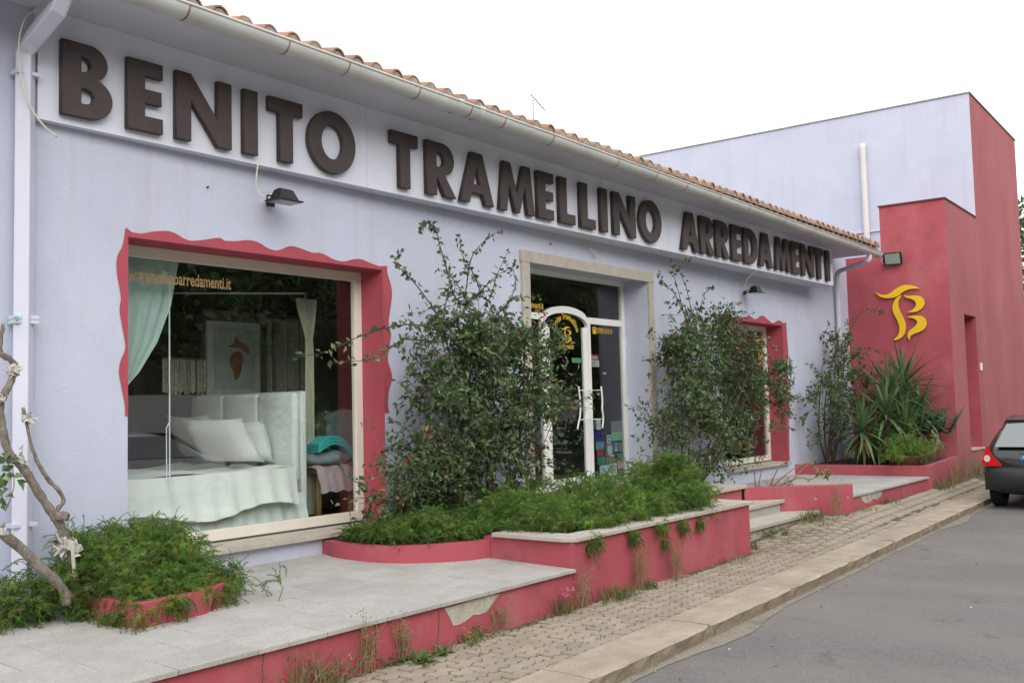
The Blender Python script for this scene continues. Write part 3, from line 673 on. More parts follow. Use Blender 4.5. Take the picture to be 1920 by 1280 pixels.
stick(11.31, 11.385, .975, 1.09, 'blue', dy=.002); stick(11.32, 11.375, .98, 1.0, 'white', dy=.004); stick(11.41, 11.52, .97, 1.085, 'grey')
stick(10.89, 11.06, .82, .92, 'jade'); stick(11.09, 11.30, .82, .91, 'grey'); stick(11.18, 11.29, .915, .93, 'white', dy=.002)
stick(11.38, 11.53, .86, .94, 'jade', dy=.001); stick(11.37, 11.53, .74, .85, 'peach'); stick(10.93, 11.14, .68, .81, 'pale'); stick(11.15, 11.35, .66, .82, 'white')
b = MB()
for i in range(4):
    for j in range(4): b.box(11.17+i*.042, 11.195+i*.042, yi-.003, yi-.002, .69+j*.03, .705+j*.03)
b.build('printed_lines', STK['navy'], door)
MB().box(9.75+.02, 10.02, yg+.06, yg+.12, .82, .9).build('letter_tray', STK['grey'], door)
# small wall fittings
MB().box(11.86, 11.91, YW-.04, YW-.001, 2.17, 2.185).box(11.90, 11.91, YW-.05, YW-.001, 2.186, 2.29).build('doorbell_bracket', WHT, shop)
b = MB(); b.tube(spl([(10.2, YW-.003, 3.62), (10.19, YW-.01, 3.56), (10.23, YW-.05, 3.50), (10.33, YW-.04, 3.42)], 4), .008, 6)
b.tube(spl([(10.2, YW-.003, 3.60), (10.26, YW-.03, 3.52), (10.36, YW-.05, 3.46)], 4), .006, 6); b.build('loose_wire', CABW, shop)
b = MB(); b.tube(spl([(3.40, 6.60, 4.38), (3.30, 6.58, 4.40), (3.17, 6.58, 4.33), (3.12, 6.59, 4.15), (3.13, 6.60, 3.95), (3.17, 6.58, 3.75), (3.26, 6.56, 3.60), (3.36, 6.54, 3.52)], 6), .0065, 6)
b.build('loose_cable', CABW, shop, smooth=True)
for x, z in ((4.7, 3.42), (9.4, 3.5)): MB().tube([(x, YW-.02, z), (x, YW+.01, z)], .008, 6).build('wall_anchor', LAMP, shop)

# ------------------------------------------------------------------ sign with cut-out letters
sign = thing('shop_sign', 'long pale sign board with big dark brown letters under the eaves', 'sign', (10, 6.5, 3.7))
sA, sB = Vector((3.29, 6.68, 3.665)), Vector((17.42, 6.298, 3.616))
sd_ = Vector((sB.x-sA.x, sB.y-sA.y, 0)); sL = sd_.length; sd_.normalize(); sn = Vector((sd_.y, -sd_.x, 0))
def sz0(u): return 3.665-(3.665-3.616)*u/sL
def sz1(u): return soz(3.29+u)-.006-(.0 if u < 13 else .0)
def SP(u, z, o=0): q = Vector((sA.x, sA.y, 0))+sd_*u+sn*o; return Vector((q.x, q.y, z))
joins = [0, 3.03, 8.42, sL]
for a, c in zip(joins, joins[1:]):
    b = MB(); a_, c_ = a+.002, c-.002
    b.hexa([SP(a_, sz0(a)), SP(c_, sz0(c)), Vector((SP(c_, 0).x+.0, YW-.003, sz0(c))), Vector((SP(a_, 0).x, YW-.003, sz0(a)))],
           [SP(a_, sz1(a)), SP(c_, sz1(c)), Vector((SP(c_, 0).x, YW-.003, sz1(c))), Vector((SP(a_, 0).x, YW-.003, sz1(a)))])
    b.build('sign_board', SIGN, sign)
H = .535
def ell(cx, cz, rx, rz, a0, a1, n=16): return [(cx+rx*cos(rad(a0+(a1-a0)*i/n)), cz+rz*sin(rad(a0+(a1-a0)*i/n))) for i in range(n+1)]
def glyph(c, w):
    s, h = .14, .105
    if c == 'I': return [[(0,0),(w,0),(w,H),(0,H)]]
    if c == 'E': return [[(0,0),(w,0),(w,h+.01),(s,h+.01),(s,.215),(w-.01,.215),(w-.01,.32),(s,.32),(s,H-h-.01),(w,H-h-.01),(w,H),(0,H)]]
    if c == 'L': return [[(0,0),(w,0),(w,h+.01),(s,h+.01),(s,H),(0,H)]]
    if c == 'T': return [[(w/2-.07,0),(w/2+.07,0),(w/2+.07,H-h-.015),(w,H-h-.015),(w,H),(0,H),(0,H-h-.015),(w/2-.07,H-h-.015)]]
    if c == 'N': return [[(0,0),(s-.01,0),(s-.01,.32),(w-.13,0),(w,0),(w,H),(w-s+.01,H),(w-s+.01,.215),(.13,H),(0,H)]]
    if c == 'M': return [[(0,0),(.125,0),(.165,.31),(w/2-.04,0),(w/2+.04,0),(w-.165,.31),(w-.125,0),(w,0),(w-.07,H),(w-.19,H),(w/2,.20),(.19,H),(.07,H)]]
    if c == 'A': return [[(0,0),(.14,0),(.175,.105),(w-.175,.105),(w-.14,0),(w,0),(w/2+.085,H),(w/2-.085,H)], [(.208,.20),(w-.208,.20),(w/2,.40)]]
    if c == 'O': return [ell(w/2, H/2, w/2, H/2+.012, 0, 360, 40)[:-1], ell(w/2, H/2, w/2-.145, H/2-.115, 0, 360, 32)[:-1]]
    if c == 'D': return [[(0,0)]+ell(w-H/2*.93, H/2, H/2*.93, H/2, -90, 90, 20)+[(0,H)], [(s,h+.01)]+ell(w-H/2*.93, H/2, H/2*.93-.14, H/2-h-.01, -90, 90, 16)+[(s,H-h-.01)]]
    if c == 'B': return [[(0,0)]+ell(w-.165, .15, .165, .15, -90, 68, 14)+ell(w-.178, .405, .14, .13, -60, 90, 12)+[(0,H)],
                         [(s,.10)]+ell(w-.205, .155, .065, .055, -90, 90, 10)+[(s,.21)], [(s,.325)]+ell(w-.225, .383, .06, .055, -90, 90, 10)+[(s,.44)]]
    if c == 'R': return [[(0,0),(s,0),(s,.19),(w-.165,0),(w,0),(w-.16,.215)]+ell(w-.195, .37, .17, .165, -55, 90, 14)+[(0,H)], [(s,.29)]+ell(w-.235, .362, .07, .07, -90, 90, 10)+[(s,.434)]]
def curve_mesh(loops, depth):
    cu = bpy.data.curves.new('letter', 'CURVE'); cu.dimensions = '2D'; cu.fill_mode = 'BOTH'; cu.extrude = depth/2; cu.bevel_depth = .004; cu.bevel_resolution = 0; cu.offset = -.004
    for L_ in loops:
        sp = cu.splines.new('POLY'); sp.points.add(len(L_)-1); sp.use_cyclic_u = True
        for p_, q_ in zip(sp.points, L_): p_.co = (q_[0], q_[1], 0, 1)
    ob = bpy.data.objects.new('letter', cu); COL.objects.link(ob); dgx = bpy.context.evaluated_depsgraph_get(); dgx.update()
    me = bpy.data.meshes.new_from_object(ob.evaluated_get(dgx)); bpy.data.objects.remove(ob); bpy.data.curves.remove(cu); return me
LET = [('B',.145,.519),('E',.635,.921),('N',1.034,1.532),('I',1.648,1.785),('T',1.899,2.249),('O',2.311,2.848),('T',3.295,3.649),('R',3.768,4.187),('A',4.25,4.772),('M',4.866,5.466),
       ('E',5.53,5.822),('L',5.935,6.237),('L',6.349,6.651),('I',6.77,6.912),('N',7.045,7.546),('O',7.643,8.179),('A',8.697,9.181),('R',9.23,9.634),('R',9.686,10.091),('E',10.177,10.465),('D',10.57,11.021),
       ('A',11.07,11.542),('M',11.655,12.218),('E',12.288,12.578),('N',12.675,13.175),('T',13.24,13.581),('I',13.732,13.872)]
for c, a, e in LET:
    me = curve_mesh(glyph(c, e-a), .045)
    zb = sz0((a+e)/2)+.058; zs_ = (sz0(e)-sz0(a))/(e-a)
    for v in me.vertices:
        u, z, o_ = v.co; v.co = SP(a+u, zb+z+zs_*(u-(e-a)/2), .032+o_)
    me.materials.clear(); me.materials.append(LETT); me.update(); link('letter', me, sign)

# ------------------------------------------------------------------ floodlights
def floodlight(loc, rotz, tilt, label, cable=None, wall=False, sc=.78):
    t = thing('floodlight', label, 'floodlight', loc, 'floodlights on the walls')
    M = Matrix.Translation(loc) @ Matrix.Rotation(rotz, 4, 'Z') @ Matrix.Rotation(tilt, 4, 'X') @ Matrix.Scale(sc, 4)
    def bb(nm, mb, m_, **k):
        mb.v = [tuple(M @ Vector(v)) for v in mb.v]; return mb.build(nm, m_, t, **k)
    b = MB(); b.hexa([(-.13,-.095,.0),(.13,-.095,.0),(.13,.095,.0),(-.13,.095,.0)], [(-.085,-.05,.115),(.085,-.05,.115),(.085,.065,.115),(-.085,.065,.115)])
    for i in range(5): b.box(-.07+i*.033, -.062+i*.033, -.03, .05, .116, .128)
    bb('housing', b, LAMP, bevel=.006)
    b = MB(); b.box(-.17,.17,-.125,.12,-.016,-.001); bb('front_frame', b, LAMP, bevel=.004)
    b = MB(); b.box(-.135,.135,-.10,.10,-.021,-.0165); bb('lamp_glass', b, LGLS)
    b = MB()
    if wall: b.tube([(-.15,0,.03),(-.15,0,.12),(.15,0,.12),(.15,0,.03)], .009, 6); b.box(-.05,.05,-.04,.04,.10,.16)
    else: b.tube([(-.15,.0,.03),(-.15,.10,.05),(-.04,.235,.02),(.04,.235,.02),(.15,.10,.05),(.15,.0,.03)], .009, 6); b.box(-.05,.05,.22,.245,-.03,.05); bb('bracket', b, LAMP)
    if cable: MB().tube(spl(cable, 5), .007, 6).build('cable', CABW, t, smooth=True)
    return t
floodlight((5.30, 6.53, 3.37), 0, 0, 'black floodlight under the word on the left, above the big window', [(5.11, 6.63, 3.66), (5.10, 6.64, 3.55), (5.12, 6.66, 3.46), (5.16, 6.64, 3.40), (5.22, 6.60, 3.42)])
floodlight((14.62, 6.53, 3.31), 0, 0, 'black floodlight above the far red-edged window', [(14.40, 6.40, 3.62), (14.38, 6.55, 3.5), (14.42, 6.62, 3.38), (14.5, 6.6, 3.36)])
floodlight((19.31, 5.82, 4.25), rad(98), rad(72), 'grey-fronted floodlight high on the red tower wall', [(19.40, 6.0, 4.3), (19.36, 6.04, 4.24), (19.38, 6.02, 4.17), (19.4, 5.98, 4.18)], True, 1)

# ------------------------------------------------------------------ red and lavender building on the right
red = thing('red_building', 'tall red and lavender block with a lower red tower on the right', 'building', (22, 6, 0))
tb = rad(1.36)
bx0, by0 = 19.452, 4.865
def RB(e, d, z): return (bx0+e*cos(tb)-d*sin(tb), by0+e*sin(tb)+d*cos(tb), z)    # e along street, d into the block
def rbox(mb, e0, e1, d0, d1, z0, z1): return mb.hexa([RB(e0,d0,z0),RB(e1,d0,z0),RB(e1,d1,z0),RB(e0,d1,z0)], [RB(e0,d0,z1),RB(e1,d0,z1),RB(e1,d1,z1),RB(e0,d1,z1)])
# tower with deep niche on the street side
b = MB(); n0, n1, nz0, nz1 = 1.085, 2.10, .56, 3.19
rbox(b, 0, n0, 0, 1.20, -.1, 5.29); rbox(b, n0, n1, 0, 1.20, nz1, 5.29); rbox(b, n0, n1, 0, 1.2, -.1, nz0-.02); rbox(b, n0, n1, .62, 1.2, nz0-.02, nz1); rbox(b, n1, 2.62, 0, 1.20, -.1, 5.29)
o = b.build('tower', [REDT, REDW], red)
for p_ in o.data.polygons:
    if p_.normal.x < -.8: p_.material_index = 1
b = MB(); rbox(b, -.035, 2.62, -.02, 1.22, 5.291, 5.315); b.build('tower_coping', mat('dark_coping', (.16, .05, .06), .8), red)
b = MB(); rbox(b, 0, .25, 1.2, 1.885, -.1, 4.36); b.build('link_wall', REDW, red)
b = MB(); rbox(b, n0-.02, n1+.08, -.03, .6, nz0-.018, nz0+.012); b.build('niche_sill', GRANP, red)
b = MB(); rbox(b, 2.625, 7.65, 0, 14, -.1, 7.94); o = b.build('main_block', [REDT, LAV], red)
for p_ in o.data.polygons:
    if p_.normal.x < -.8 or p_.normal.z > .8: p_.material_index = 1
b = MB(); rbox(b, 2.60, 7.68, -.025, 14.02, 7.942, 7.968); b.build('roof_coping', mat('grey_coping', (.32, .31, .31), .8), red)
b = MB(); rbox(b, 2.585, 2.622, 1.25, 9, 5.26, 5.285); b.build('wall_ledge', LAVS, red)
b = MB(); q = RB(2.56, 2.22, 0); b.tube(spl([(q[0]+.06, q[1], 7.2), (q[0]-.0, q[1], 7.17), (q[0], q[1], 7.0), (q[0], q[1], 6), (q[0], q[1], 4.9)], 4), .068, 10)
b.build('vent_pipe', WPVC, red, smooth=True)
q = RB(2.57, 4.05, 0); MB().tube([(q[0], q[1], 5.3), (q[0], q[1], 5.85)], .03, 6).build('vent_pipe', WPVC, red)
b = MB(); rbox(b, 2.23, 2.34, -.03, -.001, 2.11, 2.26); b.build('bell_box', WHT, red, bevel=.006)
logo = thing('wall_logo', 'raised yellow T and B emblem on the red tower wall', 'logo', (19.4, 5.7, 3.2))
A_ = Vector((19.407, 6.75, 0))
for k_, L_ in LOGO.items():
    b = MB(); pts = smooth_poly(L_, 4)
    f_ = lambda off: (lambda e, z: (A_.x-sin(tb)*e-off*cos(tb), A_.y+cos(tb)*e-off*sin(tb), z))
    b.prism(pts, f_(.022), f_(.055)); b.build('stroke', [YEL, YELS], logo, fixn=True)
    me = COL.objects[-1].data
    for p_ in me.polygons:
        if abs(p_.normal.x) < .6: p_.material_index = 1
ant = thing('tv_antenna', 'thin grey television antenna standing behind the tiled roof', 'antenna', (16.2, 12, 4.6))
MB().tube([(16.27, 12, 4.6), (16.25, 12, 7.95)], .016, 6).build('mast', METG, ant)
b = MB(); d0, d1 = Vector((16.18, 12, 8.04)), Vector((16.66, 12, 7.83)); b.tube([d0, d1], .014, 6)
b.build('boom', METG, ant)
for i in range(7):
    p_ = d0.lerp(d1, i/6); MB().tube([p_+Vector((0, -.22+.015*i, 0)), p_+Vector((0, .22-.015*i, 0))], .006, 5).build('element', METG, ant)

# ------------------------------------------------------------------ inside the shop
room = struct('shop_interior')
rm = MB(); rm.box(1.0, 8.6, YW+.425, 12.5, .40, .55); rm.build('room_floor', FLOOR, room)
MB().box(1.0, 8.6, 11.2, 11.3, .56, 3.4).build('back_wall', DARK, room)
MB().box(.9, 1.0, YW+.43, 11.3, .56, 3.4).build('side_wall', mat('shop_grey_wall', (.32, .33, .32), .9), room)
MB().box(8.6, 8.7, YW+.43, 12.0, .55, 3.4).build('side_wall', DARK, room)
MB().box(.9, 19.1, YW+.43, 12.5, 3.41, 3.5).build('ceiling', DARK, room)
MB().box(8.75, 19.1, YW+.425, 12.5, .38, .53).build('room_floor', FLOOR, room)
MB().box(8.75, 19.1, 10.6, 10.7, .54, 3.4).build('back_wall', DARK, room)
MB().box(6.24, 8.4, 9.06, 9.10, .56, 2.72).build('partition', mat('display_partition', (.13, .13, .105), .9, .25, 2), room)
bed = thing('display_bed', 'double bed made up with pale aqua covers behind the big window', 'bed', (5, 8.2, .55))
hb = MB(); hb.box(6.12, 6.18, 7.32, 8.98, .56, 1.80); hb.build('headboard', LINEN, bed, bevel=.015)
for i in range(3): MB().box(6.035, 6.118, 7.335+.55*i, 7.875+.55*i, .95, 1.785).build('headboard_pad', LINEN, bed, bevel=.035, smooth=True)
mt = MB(); mt.box(3.35, 6.10, 7.32, 8.9, .72, 1.02); mt.build('mattress', LINW, bed, bevel=.08, smooth=True)
def drape(y, x0, x1, z0, z1, amp, n, M, nm, zw=.0, ph=0):
    b = MB(); vs = []; rowsn = 8
    for i in range(n+1):
        x = x0+(x1-x0)*i/n
        for k_ in range(rowsn+1):
            t = k_/rowsn; vs.append((x, y-(.01+amp*t)*(1+.8*sin(i*1.35+ph)+.3*sin(i*.5))-.05*t*t, z1-(z1-z0+zw*sin(i*.21))*t))
    q = rowsn+1; b.add(vs, [(i*q+k_, i*q+k_+1, (i+1)*q+k_+1, (i+1)*q+k_) for i in range(n) for k_ in range(rowsn)])
    return b.build(nm, M, bed, smooth=True)
drape(7.30, 3.3, 6.12, .57, .86, .012, 90, LINEN, 'bed_skirt')
drape(7.24, 3.35, 5.98, .76, 1.10, .016, 60, LINW, 'bedspread', .05)
b = MB(); n = 16; vs = [(3.4+2.6*i/n, 7.24+1.6*j/n, 1.10+.02*sin(i*.9)+.015*sin(j*1.3+i*.4)-.03*(i == n)) for i in range(n+1) for j in range(n+1)]
b.add(vs, [(i*(n+1)+j, (i+1)*(n+1)+j, (i+1)*(n+1)+j+1, i*(n+1)+j+1) for i in range(n) for j in range(n)]); b.build('bedspread_top', LINW, bed, smooth=True)
def pillow(cx, cy, cz, w, h, lean, label, yaw=0, M=LINW):
    b = MB(); n = 10; vs = []
    Mx = Matrix.Translation((cx, cy, cz)) @ Matrix.Rotation(yaw, 4, 'Z') @ Matrix.Rotation(lean, 4, 'Y')
    for s_ in (1, -1):
        for i in range(n+1):
            for j in range(n+1):
                u, v_ = 2*i/n-1, 2*j/n-1
                th_ = .10*((1-u**4)*(1-v_**4))**.5
                pin = 1-.16*(1-abs(u)**2*abs(v_)**2)*(max(abs(u), abs(v_))**2)
                vs.append(Mx @ Vector((s_*th_, u*w/2*pin, v_*h/2*pin)))
    q = (n+1)**2; fs = []
    for i in range(n):
        for j in range(n):
            a = i*(n+1)+j; fs += [(a, a+n+1, a+n+2, a+1), (q+a, q+a+1, q+a+n+2, q+a+n+1)]
    b.add(vs, fs); o_ = b.build('pillow', M, None, smooth=True); return tag(o_, label, 'pillow', 'pillows on the display bed')
pillow(5.55, 7.75, 1.36, .78, .50, rad(-35), 'white pointed pillow at the front of the bed, nearest the glass', rad(8))
pillow(5.84, 8.6, 1.38, .78, .5, rad(-25), 'pale pillow deeper on the bed against the headboard', rad(-4), LINEN)
pillow(5.88, 7.85, 1.34, .70, .42, rad(-18), 'pale aqua pillow tight against the headboard near the glass', 0, LINEN)
def curtain(pts_l, pts_r, y, M, name, label, cat, fold=.03, n=14):
    """vertical cloth between two edge lines (x,z lists, same length)"""
    b = MB(); vs = []; k_ = len(pts_l)
    for (xl, zl), (xr, zr) in zip(pts_l, pts_r):
        for i in range(n+1):
            t = i/n; vs.append((xl+(xr-xl)*t, y+fold*sin(i*2.2)*(.4+abs(xr-xl)), zl+(zr-zl)*t))
    b.add(vs, [(r_*(n+1)+i, r_*(n+1)+i+1, (r_+1)*(n+1)+i+1, (r_+1)*(n+1)+i) for r_ in range(k_-1) for i in range(n)])
    return tag(b.build(name, M, None, smooth=True), label, cat)
curtain([(4.2,2.95),(4.2,2.5),(4.2,2.2),(4.2,1.95),(4.2,1.80)], [(4.74,2.92),(4.66,2.5),(4.54,2.2),(4.38,1.95),(4.24,1.80)], 7.22, AQUA, 'window_curtain', 'pale aqua curtain swept aside at the left of the big window', 'curtain', .05)
cp = thing('bed_canopy', 'tied pale drape on a thin post beside the headboard', 'bed canopy', (6.45, 7.7, .55))
def dr(nm, L_, M):
    b = MB(); n = 10; vs = []
    for x0, x1, z in L_:
        vs += [(x0+(x1-x0)*i/n, 7.62+.02*sin(i*2.4), z) for i in range(n+1)]
    b.add(vs, [(r_*(n+1)+i, r_*(n+1)+i+1, (r_+1)*(n+1)+i+1, (r_+1)*(n+1)+i) for r_ in range(len(L_)-1) for i in range(n)]); b.build(nm, M, cp, smooth=True)
CAN = mat('canopy_cloth', (.55, .55, .44), .9, .1, 6, trans=.2)
dr('tied_drape', [(6.31,6.57,2.72),(6.33,6.56,2.62),(6.40,6.53,2.42),(6.43,6.51,2.32),(6.43,6.52,2.2),(6.42,6.52,1.9),(6.43,6.52,1.4),(6.43,6.52,.6)], CAN)
MB().tube([(6.47, 7.66, .56), (6.47, 7.66, 2.78)], .015, 6).build('post', METG, cp)
MB().tube([(3.3, 9.4, 2.78), (5.3, 8.6, 2.78), (6.47, 7.66, 2.78)], .012, 6).build('rail', METG, cp)
cp2 = tag(MB().tube([(4.648, 7.20, .60), (4.648, 7.20, 2.66)], .006, 5).tube([(4.63, 7.21, .60), (4.625, 7.21, 1.5), (4.648, 7.20, 1.55)], .005, 5).build('blind_cord', WHT), 'thin white cord hanging close behind the big window glass', 'cord')
pic = thing('framed_drawing', 'pale framed red chalk drawing hanging behind the bed', 'picture', (6.6, 9.0, 2.2))
MB().box(6.26, 6.95, 9.0, 9.04, 1.80, 2.60).build('frame', PICF, pic, bevel=.01)
MB().box(6.345, 6.865, 8.985, 8.998, 1.875, 2.525).build('sheet', PICM, pic)
b = MB(); PX = lambda L_: [(6.345+(x-6.76)*.867, 1.875+(z-1.88)*.878) for x, z in L_]
b.pry(PX(smooth_poly([(6.95,2.40),(7.03,2.43),(7.06,2.52),(7.12,2.47),(7.22,2.42),(7.27,2.36),(7.24,2.31),(7.14,2.38),(7.05,2.385)], 3)), 8.980, 8.984)
b.build('drawing', PICR, pic)
MB().pry(PX(smooth_poly([(6.98,2.25),(7.03,2.32),(7.12,2.34),(7.17,2.28),(7.16,2.17),(7.14,2.08),(7.09,2.0),(7.05,1.99),(7.03,2.08),(6.99,2.14)], 3)), 8.980, 8.984).build('drawing', PICR, pic)
def strings(x0, x1, y, z0, z1, n, label, lean=0):
    t = thing('string_curtain', label, 'string curtain', ((x0+x1)/2, y, z0))
    MB().tube([(x0, y, z1), (x1, y+lean, z1)], .012, 6).build('rod', METG, t)
    b = MB()
    for i in range(n):
        if R.random() < .15: continue
        s = (i+R.uniform(-.3, .3))/n; x = x0+(x1-x0)*s; w_ = R.uniform(.006, .016); yy = y+lean*s
        b.box(x-w_, x+w_, yy-.004, yy+.004, z0+R.uniform(0, .05), z1)
    o_ = b.build('strings', STRC, t); o_['kind'] = 'stuff'
strings(5.72, 6.22, 8.96, 1.80, 2.18, 24, 'pale string curtain left of the framed drawing')
strings(6.98, 7.62, 8.98, 1.80, 2.66, 34, 'grey string curtain right of the framed drawing')
st = thing('wooden_stool', 'rough wooden stool draped with a rose cloth behind the glass', 'stool', (6.75, 7.6, .55))
MB().box(6.40, 7.15, 7.42, 7.85, 1.0, 1.05).build('seat', WOOD, st, bevel=.01)
for x, y in ((6.44, 7.47), (6.85, 7.47), (6.5, 7.8), (7.08, 7.8)): MB().tube([(x, y, .555), (x+.03, y+.02, 1.0)], .034, 8).build('leg', WOOD, st, smooth=True)
def cloth(name, label, top, drop_front, M, cat, group=None):
    x0, x1, y0, y1, z = top; b = MB(); n = 16; vs = []
    prof = [(y1, z)]+[(y1+(y0-y1)*i/5, z+.012*sin(i*2)) for i in range(1, 6)]+[(y0-.015-.01*i, z-drop_front*i/5) for i in range(1, 6)]
    for i in range(n+1):
        x = x0+(x1-x0)*i/n
        for y, zz in prof: vs.append((x+.01*sin(zz*30), y+.008*sin(i*1.7), zz+.010*sin(i*1.1+y*9)))
    q = len(prof); b.add(vs, [(i*q+k_, (i+1)*q+k_, (i+1)*q+k_+1, i*q+k_+1) for i in range(n) for k_ in range(q-1)])
    return tag(b.build(name, M, None, smooth=True), label, cat, group)
cloth('draped_cloth', 'rose cloth hanging over the front of the wooden stool', (6.36, 6.82, 7.40, 7.86, 1.065), .24, ROSE, 'cloth')
def heap(cx, cy, cz, rx, ry, rz, M, name, label):
    b = MB(); n, m_ = 22, 12; vs = []
    for i in range(n):
        for j in range(m_+1):
            a, t = 2*pi*i/n, pi*j/m_; k_ = 1+.10*sin(a*5+t*3)+.07*sin(a*9)*sin(t*4)
            vs.append((cx+rx*k_*cos(a)*sin(t), cy+ry*k_*sin(a)*sin(t), cz+max(-.6, cos(t))*rz*(1+.15*sin(a*4+1))))
    b.add(vs, [(i*(m_+1)+j, i*(m_+1)+j+1, ((i+1) % n)*(m_+1)+j+1, ((i+1) % n)*(m_+1)+j) for i in range(n) for j in range(m_)])
    return tag(b.build(name, M, None, smooth=True), label, 'cloth')
heap(6.66, 7.60, 1.13, .30, .2, .09, GREY, 'grey_shawl', 'crumpled grey shawl on the stool under the turquoise towel')
tw = thing('folded_towel', 'folded turquoise towel on top of the pile on the stool', 'towel', (6.68, 7.55, 1.22))
for i in range(3):
    b = MB(); n = 12; vs = []
    for k_ in range(n+1):
        t = k_/n; x = 6.44+.50*t; z = 1.20+.03*i+.075*sin(pi*min(1, t*1.25))-.10*max(0, t-.7)/.3
        vs += [(x, 7.44+.005*i, z), (x, 7.68, z), (x, 7.68, z+.026), (x, 7.44+.005*i, z+.026)]
    b.add(vs, [(4*i_+j, 4*i_+4+j, 4*i_+4+(j+1) % 4, 4*i_+(j+1) % 4) for i_ in range(n) for j in range(4)]+[(0,1,2,3), (4*n+3, 4*n+2, 4*n+1, 4*n)])
    b.build('fold', TURQ, tw, smooth=False, bevel=.006)
MB().box(6.90, 6.96, 7.40, 7.404, .98, 1.12).build('price_tag', STK['pale'], tw)
ch = thing('cushion_display', 'pale scalloped cushion leaning behind the stool', 'cushion', (7.35, 8.2, .55))
MB().box(7.15, 7.62, 8.22, 8.30, .56, 1.60).build('board', mat('olive_board', (.16, .17, .10), .8), ch)
b = MB(); b.pry(smooth_poly([(7.20+.02*(i % 2), 1.02+i*.09) for i in range(7)]+[(7.60, 1.60), (7.60, 1.0)], 2), 8.15, 8.215); b.build('scalloped_cover', mat('mint_cover', (.42, .55, .53), .9, .12, 14), ch)
MB().box(9.4, 10.9, 9.0, 9.6, .56, 1.25).build('shop_counter', mat('counter_wood', (.16, .11, .07), .6), room)

# ------------------------------------------------------------------ vegetation helpers
def rv(s=1): return Vector((R.gauss(0, s), R.gauss(0, s), R.gauss(0, s)))
def leaf(b, p, d, L, W, mi, nrm=None):
    d = d.normalized(); n_ = (nrm or rv()).normalized(); s = d.cross(n_)
    s = s.normalized() if s.length > .05 else d.orthogonal().normalized(); u = s.cross(d)
    b.add([p, p+d*L*.45+s*W/2+u*W*.18, p+d*L-u*W*.25, p+d*L*.45-s*W/2+u*W*.18], [(0, 1, 2), (0, 2, 3)], mi)
def ray_stem(b, pts, r0, r1, n=5, mi=0):
    P = spl(pts, 4); k_ = len(P); b.tube(P, [r0+(r1-r0)*i/(k_-1) for i in range(k_)], n, mi); return P
LM = [G1, G2, G3, DRY, DRYR]
def pick(dry=.05): 
    x = R.random(); return 3 if x < dry*.9 else 4 if x < dry else (0 if x < .55 else 1 if x < .88 else 2)
def shrub(name, label, cat, base, core, stems, nleaf, size, loc, depth=.45, yc=6.1, dry=.05, holes=.35, ymax=6.66, bare=0, group=None, twig=.6, nclump=70, crad=1.0):
    """climbing shrub: main limbs from base through the crown, side twigs, leaves on twigs; core = outline (x,z) of the crown"""
    t = thing(name, label, cat, loc, group)
    def inside(x, z):
        c = False; n = len(core)
        for i in range(n):
            (x1, z1), (x2, z2) = core[i], core[(i+1) % n]
            if (z1 > z) != (z2 > z) and x < (x2-x1)*(z-z1)/(z2-z1)+x1: c = not c
        return c
    xs = [p[0] for p in core]; zs_ = [p[1] for p in core]; cx, cz = sum(xs)/len(xs), sum(zs_)/len(zs_)
    wood = MB(); lv = MB(); nodes = []
    for bp in base: 
        for k_ in range(4):
            for _ in range(20):
                x, z = R.uniform(min(xs), max(xs)), R.uniform(cz, max(zs_))
                if inside(x, z): break
            y = min(yc+R.uniform(-depth, depth)*.7, ymax)
            p0 = Vector(bp); p3 = Vector((x, y, z)); pm_ = p0.lerp(p3, .5)+Vector((R.uniform(-.12, .12), R.uniform(-.12, .12), .05))
            P = ray_stem(wood, [p0, p0.lerp(pm_, .5)+rv(.04), pm_, p3], R.uniform(.016, .026), .005, 6); nodes += P[3:]
    for s_ in stems:
        st0 = min(nodes, key=lambda q: (q-Vector(s_[0])).length)
        P = ray_stem(wood, [st0]+[Vector(q) for q in s_], .008, .0022, 5)
        for i, q in enumerate(P[3:]):
            nodes.append(q) if i < 6 else None
            for _ in range(R.choice((2, 2, 3))):
                d = rv()+Vector((0, 0, -.25)); leaf(lv, q+rv(.012), d, size*R.uniform(.7, 1.15), size*R.uniform(.45, .65), pick(dry*.4))
    clumps = []
    while len(clumps) < nclump:
        x, z = R.uniform(min(xs), max(xs)), R.uniform(min(zs_), max(zs_))
        if not inside(x, z): continue
        f_ = (z-min(zs_))/(max(zs_)-min(zs_))
        if R.random() < bare*(1-f_)**1.5: continue
        clumps.append((Vector((x, min(yc+R.gauss(0, depth*.5), ymax-.03), z)), R.uniform(.08, .19)*crad))
    made = 0
    while made < nleaf:
        c_, r_ = R.choice(clumps); p = c_+rv(r_)*Vector((1, .8, 1)) if 0 else c_+Vector((R.gauss(0, r_), R.gauss(0, r_*.8), R.gauss(0, r_)))
        if p.y > ymax or p.z < min(zs_)-.1: continue
        nd = min(R.sample(nodes, min(40, len(nodes))), key=lambda q: (q-p).length)
        d = (p-nd); L_ = d.length
        if L_ > .45: nd = p-d*.45/L_
        if R.random() < twig: wood.tube([nd, nd.lerp(p, .5)+rv(.02), p], [.004, .003, .0015], 3)
        dd = d.normalized() if L_ > .01 else rv(); old = R.random() < dry
        for k_ in range(R.randint(5, 9)):
            q = nd.lerp(p, R.uniform(.45, 1.08))+rv(.02)
            leaf(lv, q, dd+rv(.8)+Vector((0, -.2, -.2)), size*R.uniform(.4, 1.35), size*R.uniform(.35, .75), (R.choice((3, 3, 3, 3, 4)) if old else pick(.008)), rv(.6)+Vector((0, -.5, .8))); made += 1
        if len(nodes) < 900: nodes.append(p)
    wood.build('branches', BARKD, t)
    lv.build('foliage', LM, t)
    return t
